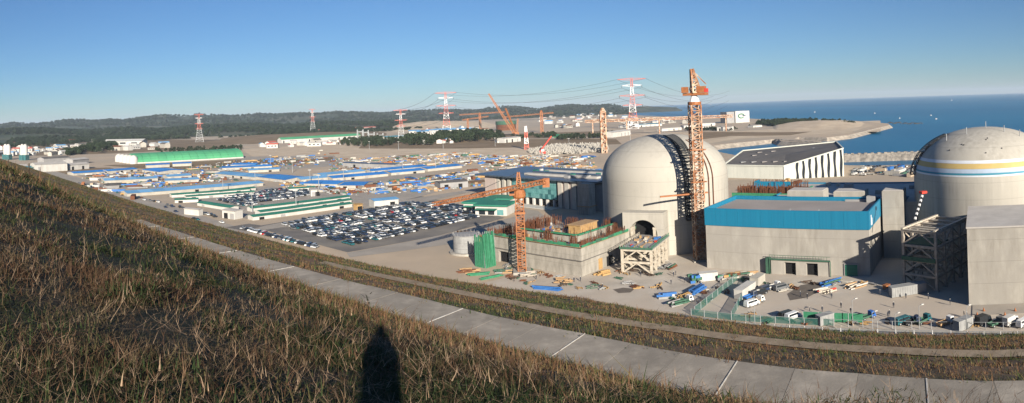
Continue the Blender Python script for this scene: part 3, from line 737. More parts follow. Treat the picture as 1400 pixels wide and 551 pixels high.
# grey cylindrical tank
tk = thing('storage_tank', 'squat grey steel tank at the green scaffold', 'tank', G(637, 349) + Vector((0, 5, 0)))
for i in range(3): mb = MB(); mb.lathe([(5.85 - .03 * (i % 2), .05 + i * 2.6), (5.85 - .03 * (i % 2), 2.6 + i * 2.6)], 32); mb.build('shell_ring', 'sheet', tk, True)
mb = MB(); mb.lathe([(5.95, 7.86), (5.95, 8.15), (0.01, 8.5)], 32); mb.build('tank_roof', 'wallg', tk)
mb = MB(); mb.lathe([(7.6, -.5), (7.6, .9), (6.0, .95), (5.9, .05)], 32); mb.build('tank_base', 'concrete', tk)
mb = MB()
for i in range(20):
    a = 2 * PI * i / 20; mb.bar((5.8 * math.cos(a), 5.8 * math.sin(a), 8.1), (5.8 * math.cos(a), 5.8 * math.sin(a), 9.1), .1)
stuff(mb.build('railing', 'galv', tk))
mb = MB(); mb.box(5.9, 6.9, -1.6, 1.4, 1, 7.4); mb.build('timber_hoarding', 'yellow', tk)

# ================================================================ TURBINE HALL with the glass front
th_ = thing('turbine_hall', 'dark-roofed turbine hall with a teal glass front and wide overhanging roof', 'building', G(664, 273), math.radians(-46))
LT, WT = 96, 46
mb = MB(); mb.box(0, 11, 0, WT, -1, 17.0); mb.box(11, 70, 3.5, WT, -1, 17.0); mb.box(70, LT, .5, WT, -1, 17.0); mb.build('wall', 'wallp', th_)
for x in (11.4, 16.8, 22.2): mb = MB(); mb.box(x, x + 2.4, .4, 3.2, 0, 17.0); mb.build('pier', 'wallc', th_)
gl = put('curtain_wall', None, th_)
for i in range(16):
    for j in range(4):
        x0 = 26 + i * 2.5; mb = MB(); mb.box(x0 + .05, x0 + 2.42, 1.1 + .12 * ((i + j) % 2), 1.5, 4.6 + j * 3.05, 4.6 + j * 3.05 + 2.97); mb.build('pane', rnd.choice(['glass', 'glassl', 'glassl', 'glassl']), gl)
mb = MB(); mb.box(26, 66, 1.5, 3.4, 4.3, 17.0); mb.build('floor_edge', 'dark', gl)
for i in range(7): mb = MB(); mb.box(27 + i * 6, 28.2 + i * 6, .6, 2.4, 0, 4.3); mb.build('pillar', 'wallw', th_)
mb = MB(); mb.box(26, 68, 2.9, 3.45, 0, 4.3); mb.build('ground_glazing', 'dark', th_)
for x in (68.5, 74, 80): mb = MB(); mb.box(x, x + 3.2, -.6, .4, 0, 17.0); mb.build('pier', 'wallc', th_)
mb = MB(); mb.hexa([(-8, -2.5, 17.0), (LT + 4, -2.5, 17.0), (LT + 4, WT + 3, 17.0), (-8, WT + 3, 17.0), (-8, -2.5, 17.9), (LT + 4, -2.5, 17.9), (LT + 4, WT + 3, 18.6), (-8, WT + 3, 18.6)]); mb.build('roof', 'metalroof', th_)
for i, (y, x0, x1, h) in enumerate(((9, 30, 92, 1.2), (17, 30, 86, 1.9), (25, 34, 90, 2.4), (33, 30, 84, 2.8))):
    mb = MB(); mb.box(x0, x1, y, y + 4.0, 18, 18.6 + h * .5); mb.build('roof_monitor', 'metalroof' if i % 2 else 'roofpale', th_)
for i in range(10): mb = MB(); x, y = rnd.uniform(5, 88), rnd.uniform(3, 38); mb.box(x, x + rnd.uniform(1.5, 5), y, y + 2, 18, 19.6); mb.build('roof_unit', rnd.choice(['wallw', 'roofgreen', 'wallg']), th_)
mb = MB(); mb.box(20, 70, -9, -.2, 0, .25); mb.build('entrance_steps', 'wallw', th_)
pt = thing('concrete_pier', 'sunlit concrete pier between the turbine hall and bare dome', 'pier', G(792, 293), math.radians(-43))
mb = MB(); mb.box(0, 7.5, 0, 6, 0, 17.8); mb.build('wall', 'rawcon', pt)
mb = MB(); mb.box(-.8, 8.3, -.8, 6.8, 4.6, 5.0); mb.build('scaffold_ledge', 'timber', pt)
mb = MB()
for i in range(8): mb.bar((-.7 + i * 1.25, -.7, 0), (-.7 + i * 1.25, -.7, 6.0), .14)
mb.build('scaffold_pole', 'galv', pt)
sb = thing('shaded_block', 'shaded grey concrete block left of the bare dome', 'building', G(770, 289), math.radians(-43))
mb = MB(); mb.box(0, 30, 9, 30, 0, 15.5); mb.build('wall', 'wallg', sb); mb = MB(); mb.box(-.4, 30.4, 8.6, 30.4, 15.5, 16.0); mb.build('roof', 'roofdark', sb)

# green-roofed gatehouse pair
def greenhouse(label, loc, rz, L, W_, H):
    t = thing('gatehouse', label, 'building', loc, rz)
    mb = MB(); mb.box(0, L, 0, W_, 0, H); mb.build('wall', 'wallw', t)
    mb = MB(); mb.hexa([(-.8, -1.2, H), (L + .8, -1.2, H), (L + .8, W_ + .8, H), (-.8, W_ + .8, H), (-.8, -1.2, H + .9), (L + .8, -1.2, H + .9), (L + .4, W_, H + 1.4), (-.4, W_, H + 1.4)]); mb.build('roof', 'roofgreen', t)
    for i in range(3): mb = MB(); x = L * (.12 + .29 * i); mb.box(x, x + L * .2, -.12, -.02, .4, H * .62); mb.build('window', 'glassdark' if i < 2 else 'glassl', t)
    mb = MB(); mb.hexa([(L * .05, -3.2, H * .66), (L * .72, -3.2, H * .66), (L * .72, -.1, H * .72), (L * .05, -.1, H * .72), (L * .05, -3.2, H * .7), (L * .72, -3.2, H * .7), (L * .72, -.1, H * .76), (L * .05, -.1, H * .76)]); mb.build('awning', 'roofgreen', t)
greenhouse('white gatehouse with a green roof and awning near the orange crane', G(650, 294), math.radians(-20), 20, 14, 5.5)
greenhouse('longer green-roofed gatehouse behind the one with the awning', G(634, 289), math.radians(-20), 16, 16, 5.0)
greenhouse('small green-roofed house beside the turbine hall steps', G(664, 282), math.radians(-24), 17, 12, 4.6)

# ================================================================ WHITE HALL with wavy slots
P1 = G(1072, 245); P2 = G(1154, 241); P0 = AT(989, 226, 506); P3 = Vector((286, 500, 0)); P4 = Vector((207, 536, 0))
wh = thing('white_hall', 'ivory hall with dark wavy window slots and a sloping dark roof', 'building', P1)
def loc(p, z): return (p[0] - P1[0], p[1] - P1[1], z)
tops = {0: 10.3, 1: 10.3, 2: 22.0, 3: 21.0, 4: 16.0}
Pn = [P0, P1, P2, P3, P4]
mb = MB()
for a, c in ((0, 1), (1, 2), (2, 3), (3, 4), (4, 0)): mb.poly([loc(Pn[a], -1), loc(Pn[c], -1), loc(Pn[c], tops[c]), loc(Pn[a], tops[a])], 1 if a == 1 else 0)
mb.build('wall', ['hallw', 'glassdark'], wh)
cen = sum((Vector(loc(Pn[i], tops[i])) for i in range(5)), Vector()) / 5
mb = MB(); inn = [Vector(loc(Pn[i], tops[i] - .5)).lerp(cen, .012) for i in range(5)]
for i in range(5): mb.poly([inn[i], inn[(i + 1) % 5], cen - Vector((0, 0, .6))])
mb.build('roof', 'roofdark', wh)
for i in range(5):
    a, c = Vector(loc(Pn[i], tops[i])), Vector(loc(Pn[(i + 1) % 5], tops[(i + 1) % 5])); mb = MB(); mb.bar(a, c, .9); mb.build('parapet', 'hallw', wh)
e = (P2 - P1); fl = e.length; e.normalize(); nm = Vector((e.y, -e.x, 0))
slots = [.2 + .105 * i for i in range(8)]
edges = [0] + [x for s in slots for x in (s, s + .042)] + [1]
for a, c in zip(edges[0::2], edges[1::2]):
    mb = MB(); N = 10
    for j in range(N):
        z0f, z1f = j / N, (j + 1) / N; pts = []
        for dd in (.05, .5):
            for u, zf in ((a, z0f), (c, z0f), (c, z1f), (a, z1f)):
                wv = .006 * math.sin(zf * 7 + u * 30) if 0 < u < 1 else 0
                H = 10.3 + (22 - 10.3) * u; q = e * ((u + wv) * fl) + nm * dd; pts.append((q.x, q.y, (H - .1) * zf))
        mb.hexa(pts)
    mb.build('facade_panel', 'hallw', wh)
def onroof(u, v):   # u from left wall to facade end, v to the back
    a = Vector(loc(P0, 10.3)).lerp(Vector(loc(P4, 16)), v); c = Vector(loc(P1, 10.3)).lerp(Vector(loc(P2, 22)), .0); r_ = Vector(loc(P1, 10.3)).lerp(Vector(loc(P3, 21)), v)
    return a.lerp(r_, u)
for i in range(5):
    for j in range(4):
        if rnd.random() < .2: continue
        p = onroof(.25 + .16 * i, .16 + .19 * j); mb = MB(); mb.box(p.x - 2.2, p.x + 2.2, p.y - 1.5, p.y + 1.5, p.z - 1, p.z + .5); mb.build('roof_vent', rnd.choice(['wallg', 'roofgrey', 'sheet']), wh)

# ================================================================ CRANES AND PYLONS
def lattice(mb, a, c, w0, w1, n, mi=0, th=.22, tri=False):
    """square lattice beam from a to c"""
    a = Vector(a); c = Vector(c); d = (c - a).normalized(); up = Vector((0, 0, 1)) if abs(d.z) < .9 else Vector((0, 1, 0))
    x = d.cross(up).normalized(); y = x.cross(d)
    cs = ((-1, -1), (1, -1), (1, 1), (-1, 1))
    def P(i, k): u = i / n; w_ = (w0 + (w1 - w0) * u) / 2; return a.lerp(c, u) + x * cs[k][0] * w_ + y * cs[k][1] * w_
    for k in range(4): mb.bar(P(0, k), P(n, k), th * 1.35, mi)
    for i in range(n):
        for k in range(4):
            k2 = (k + 1) % 4
            if i % 2: mb.bar(P(i, k), P(i + 1, k2), th * .8, mi)
            else: mb.bar(P(i, k2), P(i + 1, k), th * .8, mi)
            mb.bar(P(i, k), P(i, k2), th * .8, mi)
# near orange hammerhead crane
cp = G(714, 372.5)
hc = thing('tower_crane', 'orange hammerhead tower crane standing at the half-built block with green netting', 'tower crane', cp)
zj = 32.6
for i in range(10):
    mb = MB(); z0, z1 = .8 + (zj - 4.2 - .8) * i / 10, .8 + (zj - 4.2 - .8) * (i + 1) / 10; lattice(mb, (0, 0, z0), (0, 0, z1), 3.0, 3.0, 2, th=.26); mb.build('mast_section', 'orange', hc)
mb = MB(); mb.box(-3.4, 3.4, -3.4, 3.4, -.2, .8); mb.build('base_block', 'concrete', hc)
mb = MB(); mb.box(-2.0, 2.0, -2.0, 2.0, zj - 10.2, zj - 9.4); mb.build('climbing_collar', 'orange', hc)
mb = MB(); mb.lathe([(2.2, zj - 4.2), (2.5, zj - 3.6), (2.5, zj - 2.4), (1.8, zj - 1.0)], 12); mb.build('slewing_ring', 'orange', hc)
jd = (AT(590, 275, 200) - cp); jd.z = 0; jd.normalize(); je = jd * 47
mb = MB(); lattice(mb, (0, 0, zj), (je.x, je.y, zj), 1.6, 1.0, 26, th=.17); mb.build('jib', 'orange', hc)
ce = -jd * 20
mb = MB(); lattice(mb, (0, 0, zj), (ce.x, ce.y, zj), 1.6, 1.6, 10, th=.2); mb.build('counter_jib', 'orange', hc)
mb = MB(); q = ce * .93; mb.box(q.x - 1.4, q.x + 1.4, q.y - 1.4, q.y + 1.4, zj - 2.4, zj + 1.2); mb.build('counterweight', 'orange', hc)
mb = MB(); lattice(mb, (0, 0, zj), (0, 0, zj + 5.6), 1.9, .7, 4, th=.3); mb.build('tower_head', 'orange', hc)
mb = MB(); mb.bar((0, 0, zj + 5.5), (je.x * .6, je.y * .6, zj + .8), .14); mb.bar((0, 0, zj + 5.5), (ce.x * .9, ce.y * .9, zj + .8), .14); mb.build('tie_bar', 'cable', hc)
cab = put('operator_cab', None, hc); q = jd * 2.4 + Vector((jd.y, -jd.x, 0)) * 1.6
mb = MB(); mb.box(q.x - 1, q.x + 1, q.y - 1.2, q.y + 1.2, zj - 3.0, zj - .6); mb.build('cab_shell', 'orange', cab)
mb = MB(); mb.box(q.x - .9, q.x + .9, q.y - 1.28, q.y - 1.21, zj - 2.2, zj - .9); mb.build('cab_window', 'glassdark', cab)
# tall luffing crane between dome and blue-banded building
cp2 = AT(957.5, 355, 244); cp2.z = 0
lc = thing('tower_crane', 'tall rusty orange tower crane rising in front of the bare dome', 'tower crane', cp2)
zt = 61.0
for i in range(14):
    mb = MB(); z0, z1 = .5 + (zt - .5) * i / 14, .5 + (zt - .5) * (i + 1) / 14; lattice(mb, (0, 0, z0), (0, 0, z1), 4.0, 4.0, 2, th=.34); lattice(mb, (0, 0, z0), (0, 0, z1), 2.4, 2.4, 2, th=.2); mb.build('mast_section', 'rusto', lc)
mb = MB(); mb.box(-3.5, 3.5, -3.5, 3.5, -.2, .5); mb.build('base_block', 'concrete', lc)
for z in (zt - 17.5, zt - 30):
    mb = MB()
    for s in (-1, 1): mb.bar((-3.2, s * 2.5, z), (3.2, s * 2.5, z), .4); mb.bar((s * 2.5, -3.2, z), (s * 2.5, 3.2, z), .4)
    mb.build('mast_collar', 'orange', lc)
a = D1 - cp2; a.z = 0; a.normalize(); dd = a * 6.5
tc = put('dome_tie', None, lc)
mb = MB(); lat = Vector((-a.y, a.x, 0))
mb.bar(lat * 15 + Vector((0, 0, 26)) + dd * .3, lat * -5 + Vector((0, 0, 26)) + dd * .3, .6); mb.build('tie_beam', 'orange', tc)
mb = MB(); mb.bar(Vector((0, 0, 26)), dd + lat * 3 + Vector((0, 0, 26)), .4); mb.bar(Vector((0, 0, 26)), dd - lat * 3 + Vector((0, 0, 26)), .4); mb.build('tie_strut', 'orange', tc)
mb = MB(); mb.lathe([(2.6, zt), (2.7, zt + .5), (2.7, zt + 1.3)], 14); mb.build('slewing_ring', 'orange', lc)
mb = MB(); mb.lathe([(2.2, zt + 1.3), (1.2, zt + 3.8)], 10); mb.build('king_post', 'pwhite', lc)
jd = Vector((-a.y, a.x, 0)) * .8 + a * .6; jd.normalize()                # machine deck seen from behind-left
sd_ = Vector((-jd.y, jd.x, 0))
def ob(mb, c0, dx, dy, dz, mi=0):
    mb.hexa([c0 + jd * sx * dx / 2 + sd_ * sy * dy / 2 + Vector((0, 0, z)) for z in (0, dz) for sx, sy in ((-1, -1), (1, -1), (1, 1), (-1, 1))], mi)
mb = MB(); ob(mb, Vector((0, 0, zt + 3.8)) - jd * .6, 9.5, 3.6, 1.0); mb.build('machine_deck', 'orange', lc)
mb = MB(); ob(mb, Vector((0, 0, zt + 4.9)) - jd * 3.0, 3.2, 3.2, 2.4); mb.build('winch_house', 'orange', lc)
mb = MB(); ob(mb, Vector((0, 0, zt + 4.9)) - jd * 5.0, .8, 3.4, 1.5); mb.build('counterweight', 'red', lc)
cab = put('operator_cab', None, lc); mb = MB(); ob(mb, Vector((0, 0, zt + 4.9)) + jd * 3.2 + sd_ * 1.6, 2.4, 1.8, 2.3); mb.build('cab_shell', 'orange', cab)
mb = MB(); ob(mb, Vector((0, 0, zt + 5.7)) + jd * 4.45 + sd_ * 1.6, .1, 1.5, 1.2); mb.build('cab_window', 'glassdark', cab)
mb = MB(); lattice(mb, Vector((0, 0, zt + 4.9)) - jd * .8, Vector((0, 0, zt + 14.2)) + jd * .6, 3.2, .9, 6, th=.42); mb.bar(Vector((0, 0, zt + 14)) + jd * .6, Vector((0, 0, zt + 8)) - jd * 5, .35); mb.build('a_frame', 'rusto', lc)
hb = Vector((0.25, 0.97, 0))                                             # the jib points away from the viewer
mb = MB(); lattice(mb, Vector((0, 0, zt + 5)) + hb * 2, Vector((0, 0, zt + 7.5)) + hb * 38, 1.6, 1.0, 20, th=.18); mb.build('jib', 'rusto', lc)

def pylon(label, base, H, wb, arms, group=None, gal=False, name='lattice_pylon', at=0.3):
    """lattice transmission tower painted in red and white bands"""
    t = thing(name, label, 'pylon', base, ang((0, 0), base), group)
    segs = 6; th = max(.5, H / 150)
    def wd(u): return wb * (1 - u) ** 1.5 * .85 + wb * .15
    for i in range(segs):
        u0, u1 = i / segs, (i + 1) / segs; mb = MB(); lattice(mb, (0, 0, H * u0), (0, 0, H * u1), wd(u0), wd(u1), 2, th=th)
        mb.build('tower_section', 'galv' if gal and i < 3 else ('pred' if i % 2 == 1 else 'pwhite'), t)
    pts = []
    for k, (u, half) in enumerate(arms):
        arm = put('crossarm', None, t)
        for s in (-1, 1):
            mb = MB(); z = H * u; mb.bar((0, 0, z + H * .02), (0, s * half, z), th * 1.2); mb.bar((0, 0, z - H * .02), (0, s * half, z), th * 1.2); mb.bar((0, s * half * .5, z + H * .01), (0, s * half * .5, z - H * .01), th); mb.build('arm', 'pred' if k != 1 else 'pwhite', arm)
            if k:
                mb = MB(); mb.bar((0, s * half, z), (0, s * half, z - H * .045), th * 1.3); mb.build('insulator', 'cable', arm)
            pts.append((k, s, half, z - (H * .045 if k else 0)))
    return t, pts
GP = 'red and white power pylons'
py_ = {}
def mkpy(key, px, yb, yt, wpx, apx, label, gal=False):
    b = G(px, yb); D = math.hypot(b.x, b.y); k = D / F; H = (yb - yt) * k
    py_[key] = (b, ) + pylon(label, b, H, wpx * k, [(.985, apx * .9 * k), (.86, apx * .62 * k), (.66, apx * .8 * k), (.47, apx * .62 * k)], GP, gal)
mkpy('a', 273, 194, 156, 11, 7.5, 'leftmost red and white pylon, behind the long green vaulted hall', True)
mkpy('b', 428, 181, 149, 8, 5, 'slim red and white pylon beside the long red-roofed shed', True)
mkpy('c', 549, 192, 150, 10, 11, 'red and white pylon at the substation before the pale quarry face', True)
mkpy('d', 611, 180, 126, 12, 17, 'tall red and white pylon standing over the pale quarry face')
mkpy('e', 866, 176, 107, 15, 22, 'tallest red and white pylon, left of the sea beyond the bare dome')
def wires(key, other, label, sag, r=.24, lim=None):
    b0, t0, p0 = py_[key]; b1 = other[0]; a0 = ang((0, 0), b0)
    for (k, s, half, z), (k2, s2, h2, z2) in list(zip(p0, other[2]))[:lim or 99]:
        A = Vector((b0.x - math.sin(a0) * s * half, b0.y + math.cos(a0) * s * half, z)); a1 = ang((0, 0), b1)
        B = Vector((b1.x - math.sin(a1) * s2 * h2, b1.y + math.cos(a1) * s2 * h2, z2))
        mb = MB(); pts = []
        for i in range(17):
            u = i / 16; p = A.lerp(B, u); p.z -= sag * 4 * u * (1 - u); pts.append(p)
        mb.tube(pts, r); tag(mb.build('power_cable', 'cable'), label, 'cable', label)
wires('d', py_['e'], 'thin power cable between the two tallest pylons', 24)
wires('c', py_['d'], 'thin power cable between the substation pylon and the quarry pylon', 10)
ofs = (G(1150, 172), None, [(k, s, h * 1.0, z * .55) for k, s, h, z in py_['e'][2]])
wires('e', (Vector((820, 2350, 0)), None, [(k, s, h, z * .8) for k, s, h, z in py_['e'][2]]), 'thin power cable running right from the tallest pylon to the coast', 30)
# red and white mast near the tetrapods
b = G(720, 204); t = thing('lattice_mast', 'small red and white lattice mast beside the concrete armour blocks', 'mast', b)
for i in range(4):
    mb = MB(); lattice(mb, (0, 0, 9 * i), (0, 0, 9 * (i + 1)), 7 - 1.2 * i, 5.8 - 1.2 * i, 2, th=.8); mb.build('mast_section', 'pred' if i % 2 == 0 else 'pwhite', t)
b = G(741, 211); t = thing('mobile_crane', 'small red mobile crane raised among the concrete armour blocks', 'crane', b)
mb = MB(); mb.box(-7, 5, -2, 2, 1, 4); mb.build('carrier', 'red', t)
mb = MB(); mb.bar((-3, 0, 3.6), (14, 4, 24), 1.5); mb.build('boom', 'red', t)
mb = MB(); mb.box(-1, 3, -1.6, 1.6, 4.02, 6.6); mb.build('cab', 'pwhite', t)

def far_tower(label, px, yb, yt, m, jib=None, wpx=3.2, name='tower_crane'):
    b = G(px, yb); k = math.hypot(b.x, b.y) / F; H = (yb - yt) * k; t = thing(name, label, 'tower crane', b, 0, 'far tower cranes')
    mb = MB(); lattice(mb, (0, 0, 0), (0, 0, H * .9), wpx * k, wpx * k, 10, th=.2 * wpx * k); mb.build('mast', m, t)
    mb = MB(); lattice(mb, (0, 0, H * .9), (0, 0, H), wpx * k, .3 * k, 2, th=.25 * wpx * k); mb.build('tower_head', m, t)
    if jib:
        x0, y0, x1, y1 = jib; A = AT(x0, y0, math.hypot(b.x, b.y)) - b; B = AT(x1, y1, math.hypot(b.x, b.y)) - b
        mb = MB(); lattice(mb, A, B, 1.3 * k, 1.3 * k, 16, th=.26 * k); mb.build('jib', m, t)
    return t
far_tower('orange tower crane standing behind the bare dome, left of its top', 826, 209, 148, 'rusto', None, 6.5)
far_tower('orange tower crane with a long level jib right of the green-topped round block', 741, 181, 151, 'orange', (690, 160, 757, 154))
far_tower('thin orange tower crane left of the green-topped round block', 657, 183, 154, 'orange', (628, 157, 690, 153), 2.4)
far_tower('short orange tower crane before the quarry face', 640, 180, 162, 'orange', (632, 164, 668, 159), 2.0)
b = G(704, 185); k = math.hypot(b.x, b.y) / F
cc_ = thing('crawler_crane', 'huge orange crawler crane with raised boom at the green-topped round block', 'crane', b)
mb = MB(); lattice(mb, (0, 0, 3), AT(668, 128, math.hypot(b.x, b.y)) - b, 3.2 * k, 1.6 * k, 18, th=.6 * k); mb.build('boom', 'orange', cc_)
mb = MB(); lattice(mb, (2 * k, 0, 3), AT(691, 148, math.hypot(b.x, b.y) + 20) - b, 1.8 * k, 1.2 * k, 8, th=.4 * k); mb.build('mast', 'orange', cc_)
mb = MB(); lattice(mb, (3 * k, 0, 3), AT(708, 162, math.hypot(b.x, b.y)) - b, 1.8 * k, 1.2 * k, 6, th=.4 * k); mb.build('back_strut', 'orange', cc_)
mb = MB(); mb.box(-6, 10, -5, 5, 1.5, 8); mb.build('carbody', 'orange', cc_)
for s in (-1, 1): mb = MB(); mb.box(-9, 9, s * 6 - 1.5, s * 6 + 1.5, 0, 3); mb.build('crawler_track', 'black', cc_)
b = G(692, 178); k = math.hypot(b.x, b.y) / F
t = thing('round_block', 'round half-built block with brown walls and a green netted rim', 'building', b)
mb = MB(); mb.lathe([(13.5 * k, -1), (13.5 * k, 8.6 * k), (0.1, 8.6 * k)], 28); mb.build('wall', 'rebar', t)
mb = MB(); mb.lathe([(14.2 * k, 8.0 * k), (14.2 * k, 12.5 * k), (13.0 * k, 12.5 * k), (13.0 * k, 8.7 * k)], 28); mb.build('rim_net', 'netdark', t)
# substation gantries
for i, (px, y) in enumerate(((493, 191), (500, 190), (508, 190.5), (520, 190))):
    b = G(px, y); k = math.hypot(b.x, b.y) / F; t = thing('substation_gantry', 'grey lattice gantry of the substation beside the dark pine wood', 'gantry', b, 0, 'substation gantries')
    for s in (-1, 1): mb = MB(); lattice(mb, (s * 4 * k, 0, 0), (s * 4 * k, 0, (14 - i * 2) * k), 2 * k, .7 * k, 5, th=.35 * k); mb.build('leg', 'galv', t)
    mb = MB(); lattice(mb, (-4 * k, 0, (11 - i * 2) * k), (4 * k, 0, (11 - i * 2) * k), 1 * k, 1 * k, 6, th=.3 * k); mb.build('beam', 'galv', t)

# ================================================================ VEHICLES
def car_mesh(L=4.4, Wd=1.8, H=1.45, kind='sedan'):
    mb = MB(); h = Wd / 2
    prof = {'sedan': [(-.5, .28), (-.5, .62), (-.49, .78), (-.22, .86), (.30, .90), (.47, .84), (.5, .6), (.5, .28)],
            'van': [(-.5, .28), (-.5, .7), (-.47, .95), (-.36, 1.02), (.48, 1.02), (.5, .7), (.5, .28)]}[kind]
    n = len(prof)
    i = len(mb.v)
    for s in (-1, 1):
        for u, z in prof: mb.v.append((u * L, s * h * (1 if z < .8 else .96), z))
    for k in range(n):
        k2 = (k + 1) % n; mb.f.append((i + k, i + k2, i + n + k2, i + n + k)); mb.m.append(0)
    mb.f.append(tuple(i + k for k in range(n))); mb.m.append(0); mb.f.append(tuple(i + n + k for k in reversed(range(n)))); mb.m.append(0)
    cab = {'sedan': ((-.26, .36), (-.12, .22), .84), 'van': ((-.40, .49), (-.30, .47), 1.0)}[kind]
    (a0, a1), (b0, b1), z0 = cab
    w0, w1 = h * .94, h * .78
    P = [(a0 * L, -w0, z0), (a1 * L, -w0, z0), (a1 * L, w0, z0), (a0 * L, w0, z0), (b0 * L, -w1, H), (b1 * L, -w1, H), (b1 * L, w1, H), (b0 * L, w1, H)]
    i = len(mb.v); mb.v += P
    for q, k in (((4, 5, 6, 7), 0), ((0, 1, 5, 4), 1), ((1, 2, 6, 5), 1), ((2, 3, 7, 6), 1), ((3, 0, 4, 7), 1)): mb.f.append(tuple(i + a for a in q)); mb.m.append(k)
    mb.box(b0 * L, b1 * L, -w1, w1, H, H + .03, 0)
    for sx in (-.31, .31):
        for s in (-1, 1):
            n2 = 8; i = len(mb.v)
            for yy in (s * h - s * .18, s * (h + .02)):
                for k in range(n2): mb.v.append((sx * L + .31 * math.cos(2 * PI * k / n2), yy, .31 + .31 * math.sin(2 * PI * k / n2)))
            for k in range(n2): k2 = (k + 1) % n2; mb.f.append((i + k, i + k2, i + n2 + k2, i + n2 + k)); mb.m.append(2)
            mb.f.append(tuple(i + n2 + k for k in range(n2))); mb.m.append(2)
    return mb
CM = {}
for nm_, m in CARS:
    CM[nm_, 'sedan'] = car_mesh(4.0, 1.65, 1.35).mesh('car', [m, 'glassdark', 'tyre'])
    CM[nm_, 'van'] = car_mesh(4.2, 1.7, 1.65, 'van').mesh('car', [m, 'glassdark', 'tyre'])
WEI = ['white'] * 26 + ['silver'] * 13 + ['black'] * 30 + ['navy'] * 17 + ['grey'] * 14 + ['red'] * 2 + ['teal'] * 4
spots = []                                             # (point, heading, zone)
def inside(p, poly):
    c = False; n_ = len(poly)
    for i in range(n_):
        a, d = poly[i], poly[i - 1]
        if (a[1] > p[1]) != (d[1] > p[1]) and p[0] < (d[0] - a[0]) * (p[1] - a[1]) / (d[1] - a[1]) + a[0]: c = not c
    return c
def rows(poly, o, dv, du, zone, fill, pitch=(0, 4.9, 14.2), sp=2.15, block=None):
    o = Vector(o); dv = Vector(dv).normalized(); du = Vector(du).normalized()
    for k in range(-2, 14):
        for off in pitch[:2]:
            for j in range(-20, 110):
                p = o + du * (k * pitch[2] + off) + dv * (j * sp + rnd.uniform(-.25, .25))
                if inside(p, poly) and rnd.random() < fill and not (block and block(k, j)): spots.append((p, math.atan2(du.y, du.x) + (0 if rnd.random() < .6 else PI) + rnd.uniform(-.04, .04), zone + ':%d' % (2 * k + (1 if off else 0) + 5)))
lot = pxpoly([(372, 309), (470, 337), (590, 313), (655, 296), (625, 286), (560, 276)])
o, rr_, ll_ = G(470, 337), G(655, 296), G(372, 309)
rows(lot, o, rr_ - o, ll_ - o, 'lot', .9, block=lambda k, j: (j % 23) in (0, 1))
lot2 = pxpoly([(290, 273), (332, 283), (440, 264), (418, 257), (370, 260)])
rows(lot2, G(332, 283), rr_ - o, ll_ - o, 'compound', .85)
a, c = G(332, 313), G(432, 339)                        # kerbside row along the toe of the slope
for i in range(42):
    p = a.lerp(c, i / 41); 
    if rnd.random() < .92: spots.append((p, ang(a, c) + PI / 2 + .5, 'kerb'))
back = pxpoly([(575, 282), (640, 296), (668, 291), (600, 276)])
a, c = G(583, 280), G(668, 291)
for i in range(30):
    for off in (0, 6):
        if rnd.random() < .75: spots.append((a.lerp(c, i / 29) + Vector((.5, .8, 0)) * off, ang(a, c) + PI / 2, 'gate'))
for (x, y) in [(122, 255), (128, 257), (143, 260), (148, 262), (172, 266), (190, 271), (197, 274), (205, 275), (211, 276), (216, 277), (229, 281), (235, 283), (246, 284), (252, 286), (276, 291), (279, 293), (284, 294), (289, 295), (293, 297), (265, 300), (270, 301), (303, 305), (226, 284), (240, 290), (160, 264), (108, 251)]:
    spots.append((G(x, y), rnd.uniform(-.9, -.6), 'road'))
quay = pxpoly([(1165, 238), (1250, 238), (1250, 227), (1170, 228)])
rows(quay, G(1165, 238), (1, .1, 0), (-.1, 1, 0), 'quay', .6, pitch=(0, 8, 22), sp=3.4)
ZL = {'lot': 'parked in the big asphalt lot', 'compound': 'parked inside the green-roofed compound', 'kerb': 'in the kerbside row at the foot of the slope', 'gate': 'parked near the green-roofed gatehouses', 'road': 'standing along the perimeter road at the left', 'quay': 'parked on the quay by the breakwater'}
spots.sort(key=lambda s: s[0].length)
rest = {}
ORD = ['front', 'second', 'third', 'fourth', 'fifth', 'sixth', 'seventh', 'eighth', 'ninth', 'tenth', 'eleventh', 'twelfth', 'thirteenth', 'fourteenth', 'fifteenth', 'sixteenth'] + ['rearmost'] * 20
lo_ = {}
for p, h, z in spots:
    if ':' in z: zz = z.split(':')[0]; lo_[zz] = min(lo_.get(zz, 99), int(z.split(':')[1]))
spots = [(p, h, z if ':' not in z else '%s:%d' % (z.split(':')[0], int(z.split(':')[1]) - lo_[z.split(':')[0]])) for p, h, z in spots]
for i, (p, h, zone) in enumerate(spots):
    zone, _, rown = zone.partition(':'); col = rnd.choice(WEI); kind = 'van' if rnd.random() < .3 else 'sedan'
    if i < 300:
        q = put('parked_car', CM[col, kind], None, Vector((p.x, p.y, .13)), h)
        tag(q, ('%s %s %s' % (col, 'car' if kind == 'sedan' else 'boxy car', ZL[zone] + ((', ' + ORD[int(rown)] + ' row') if rown else ''))), 'car', 'cars ' + ZL[zone] + ', ' + col + ' ' + kind + rown)
    else: rest.setdefault(zone, []).append((p, h, col, kind))
sed, van = car_mesh(4.0, 1.65, 1.35), car_mesh(4.2, 1.7, 1.65, 'van')
names = [c[0] for c in CARS]
for zone, L_ in rest.items():
    mb = MB()
    for p, h, col, kind in L_:
        src = sed if kind == 'sedan' else van; m0 = list(src.m); st_ = len(mb.m); mb.add(src, (p.x, p.y, .13), h)
        for k in range(st_, len(mb.m)): mb.m[k] = names.index(col) if mb.m[k] == 0 else len(names) + mb.m[k] - 1
    stuff(mb.build('parked_cars', [c[1] for c in CARS] + ['glassdark', 'tyre']), 'the rest of the cars ' + ZL[zone], 'cars')

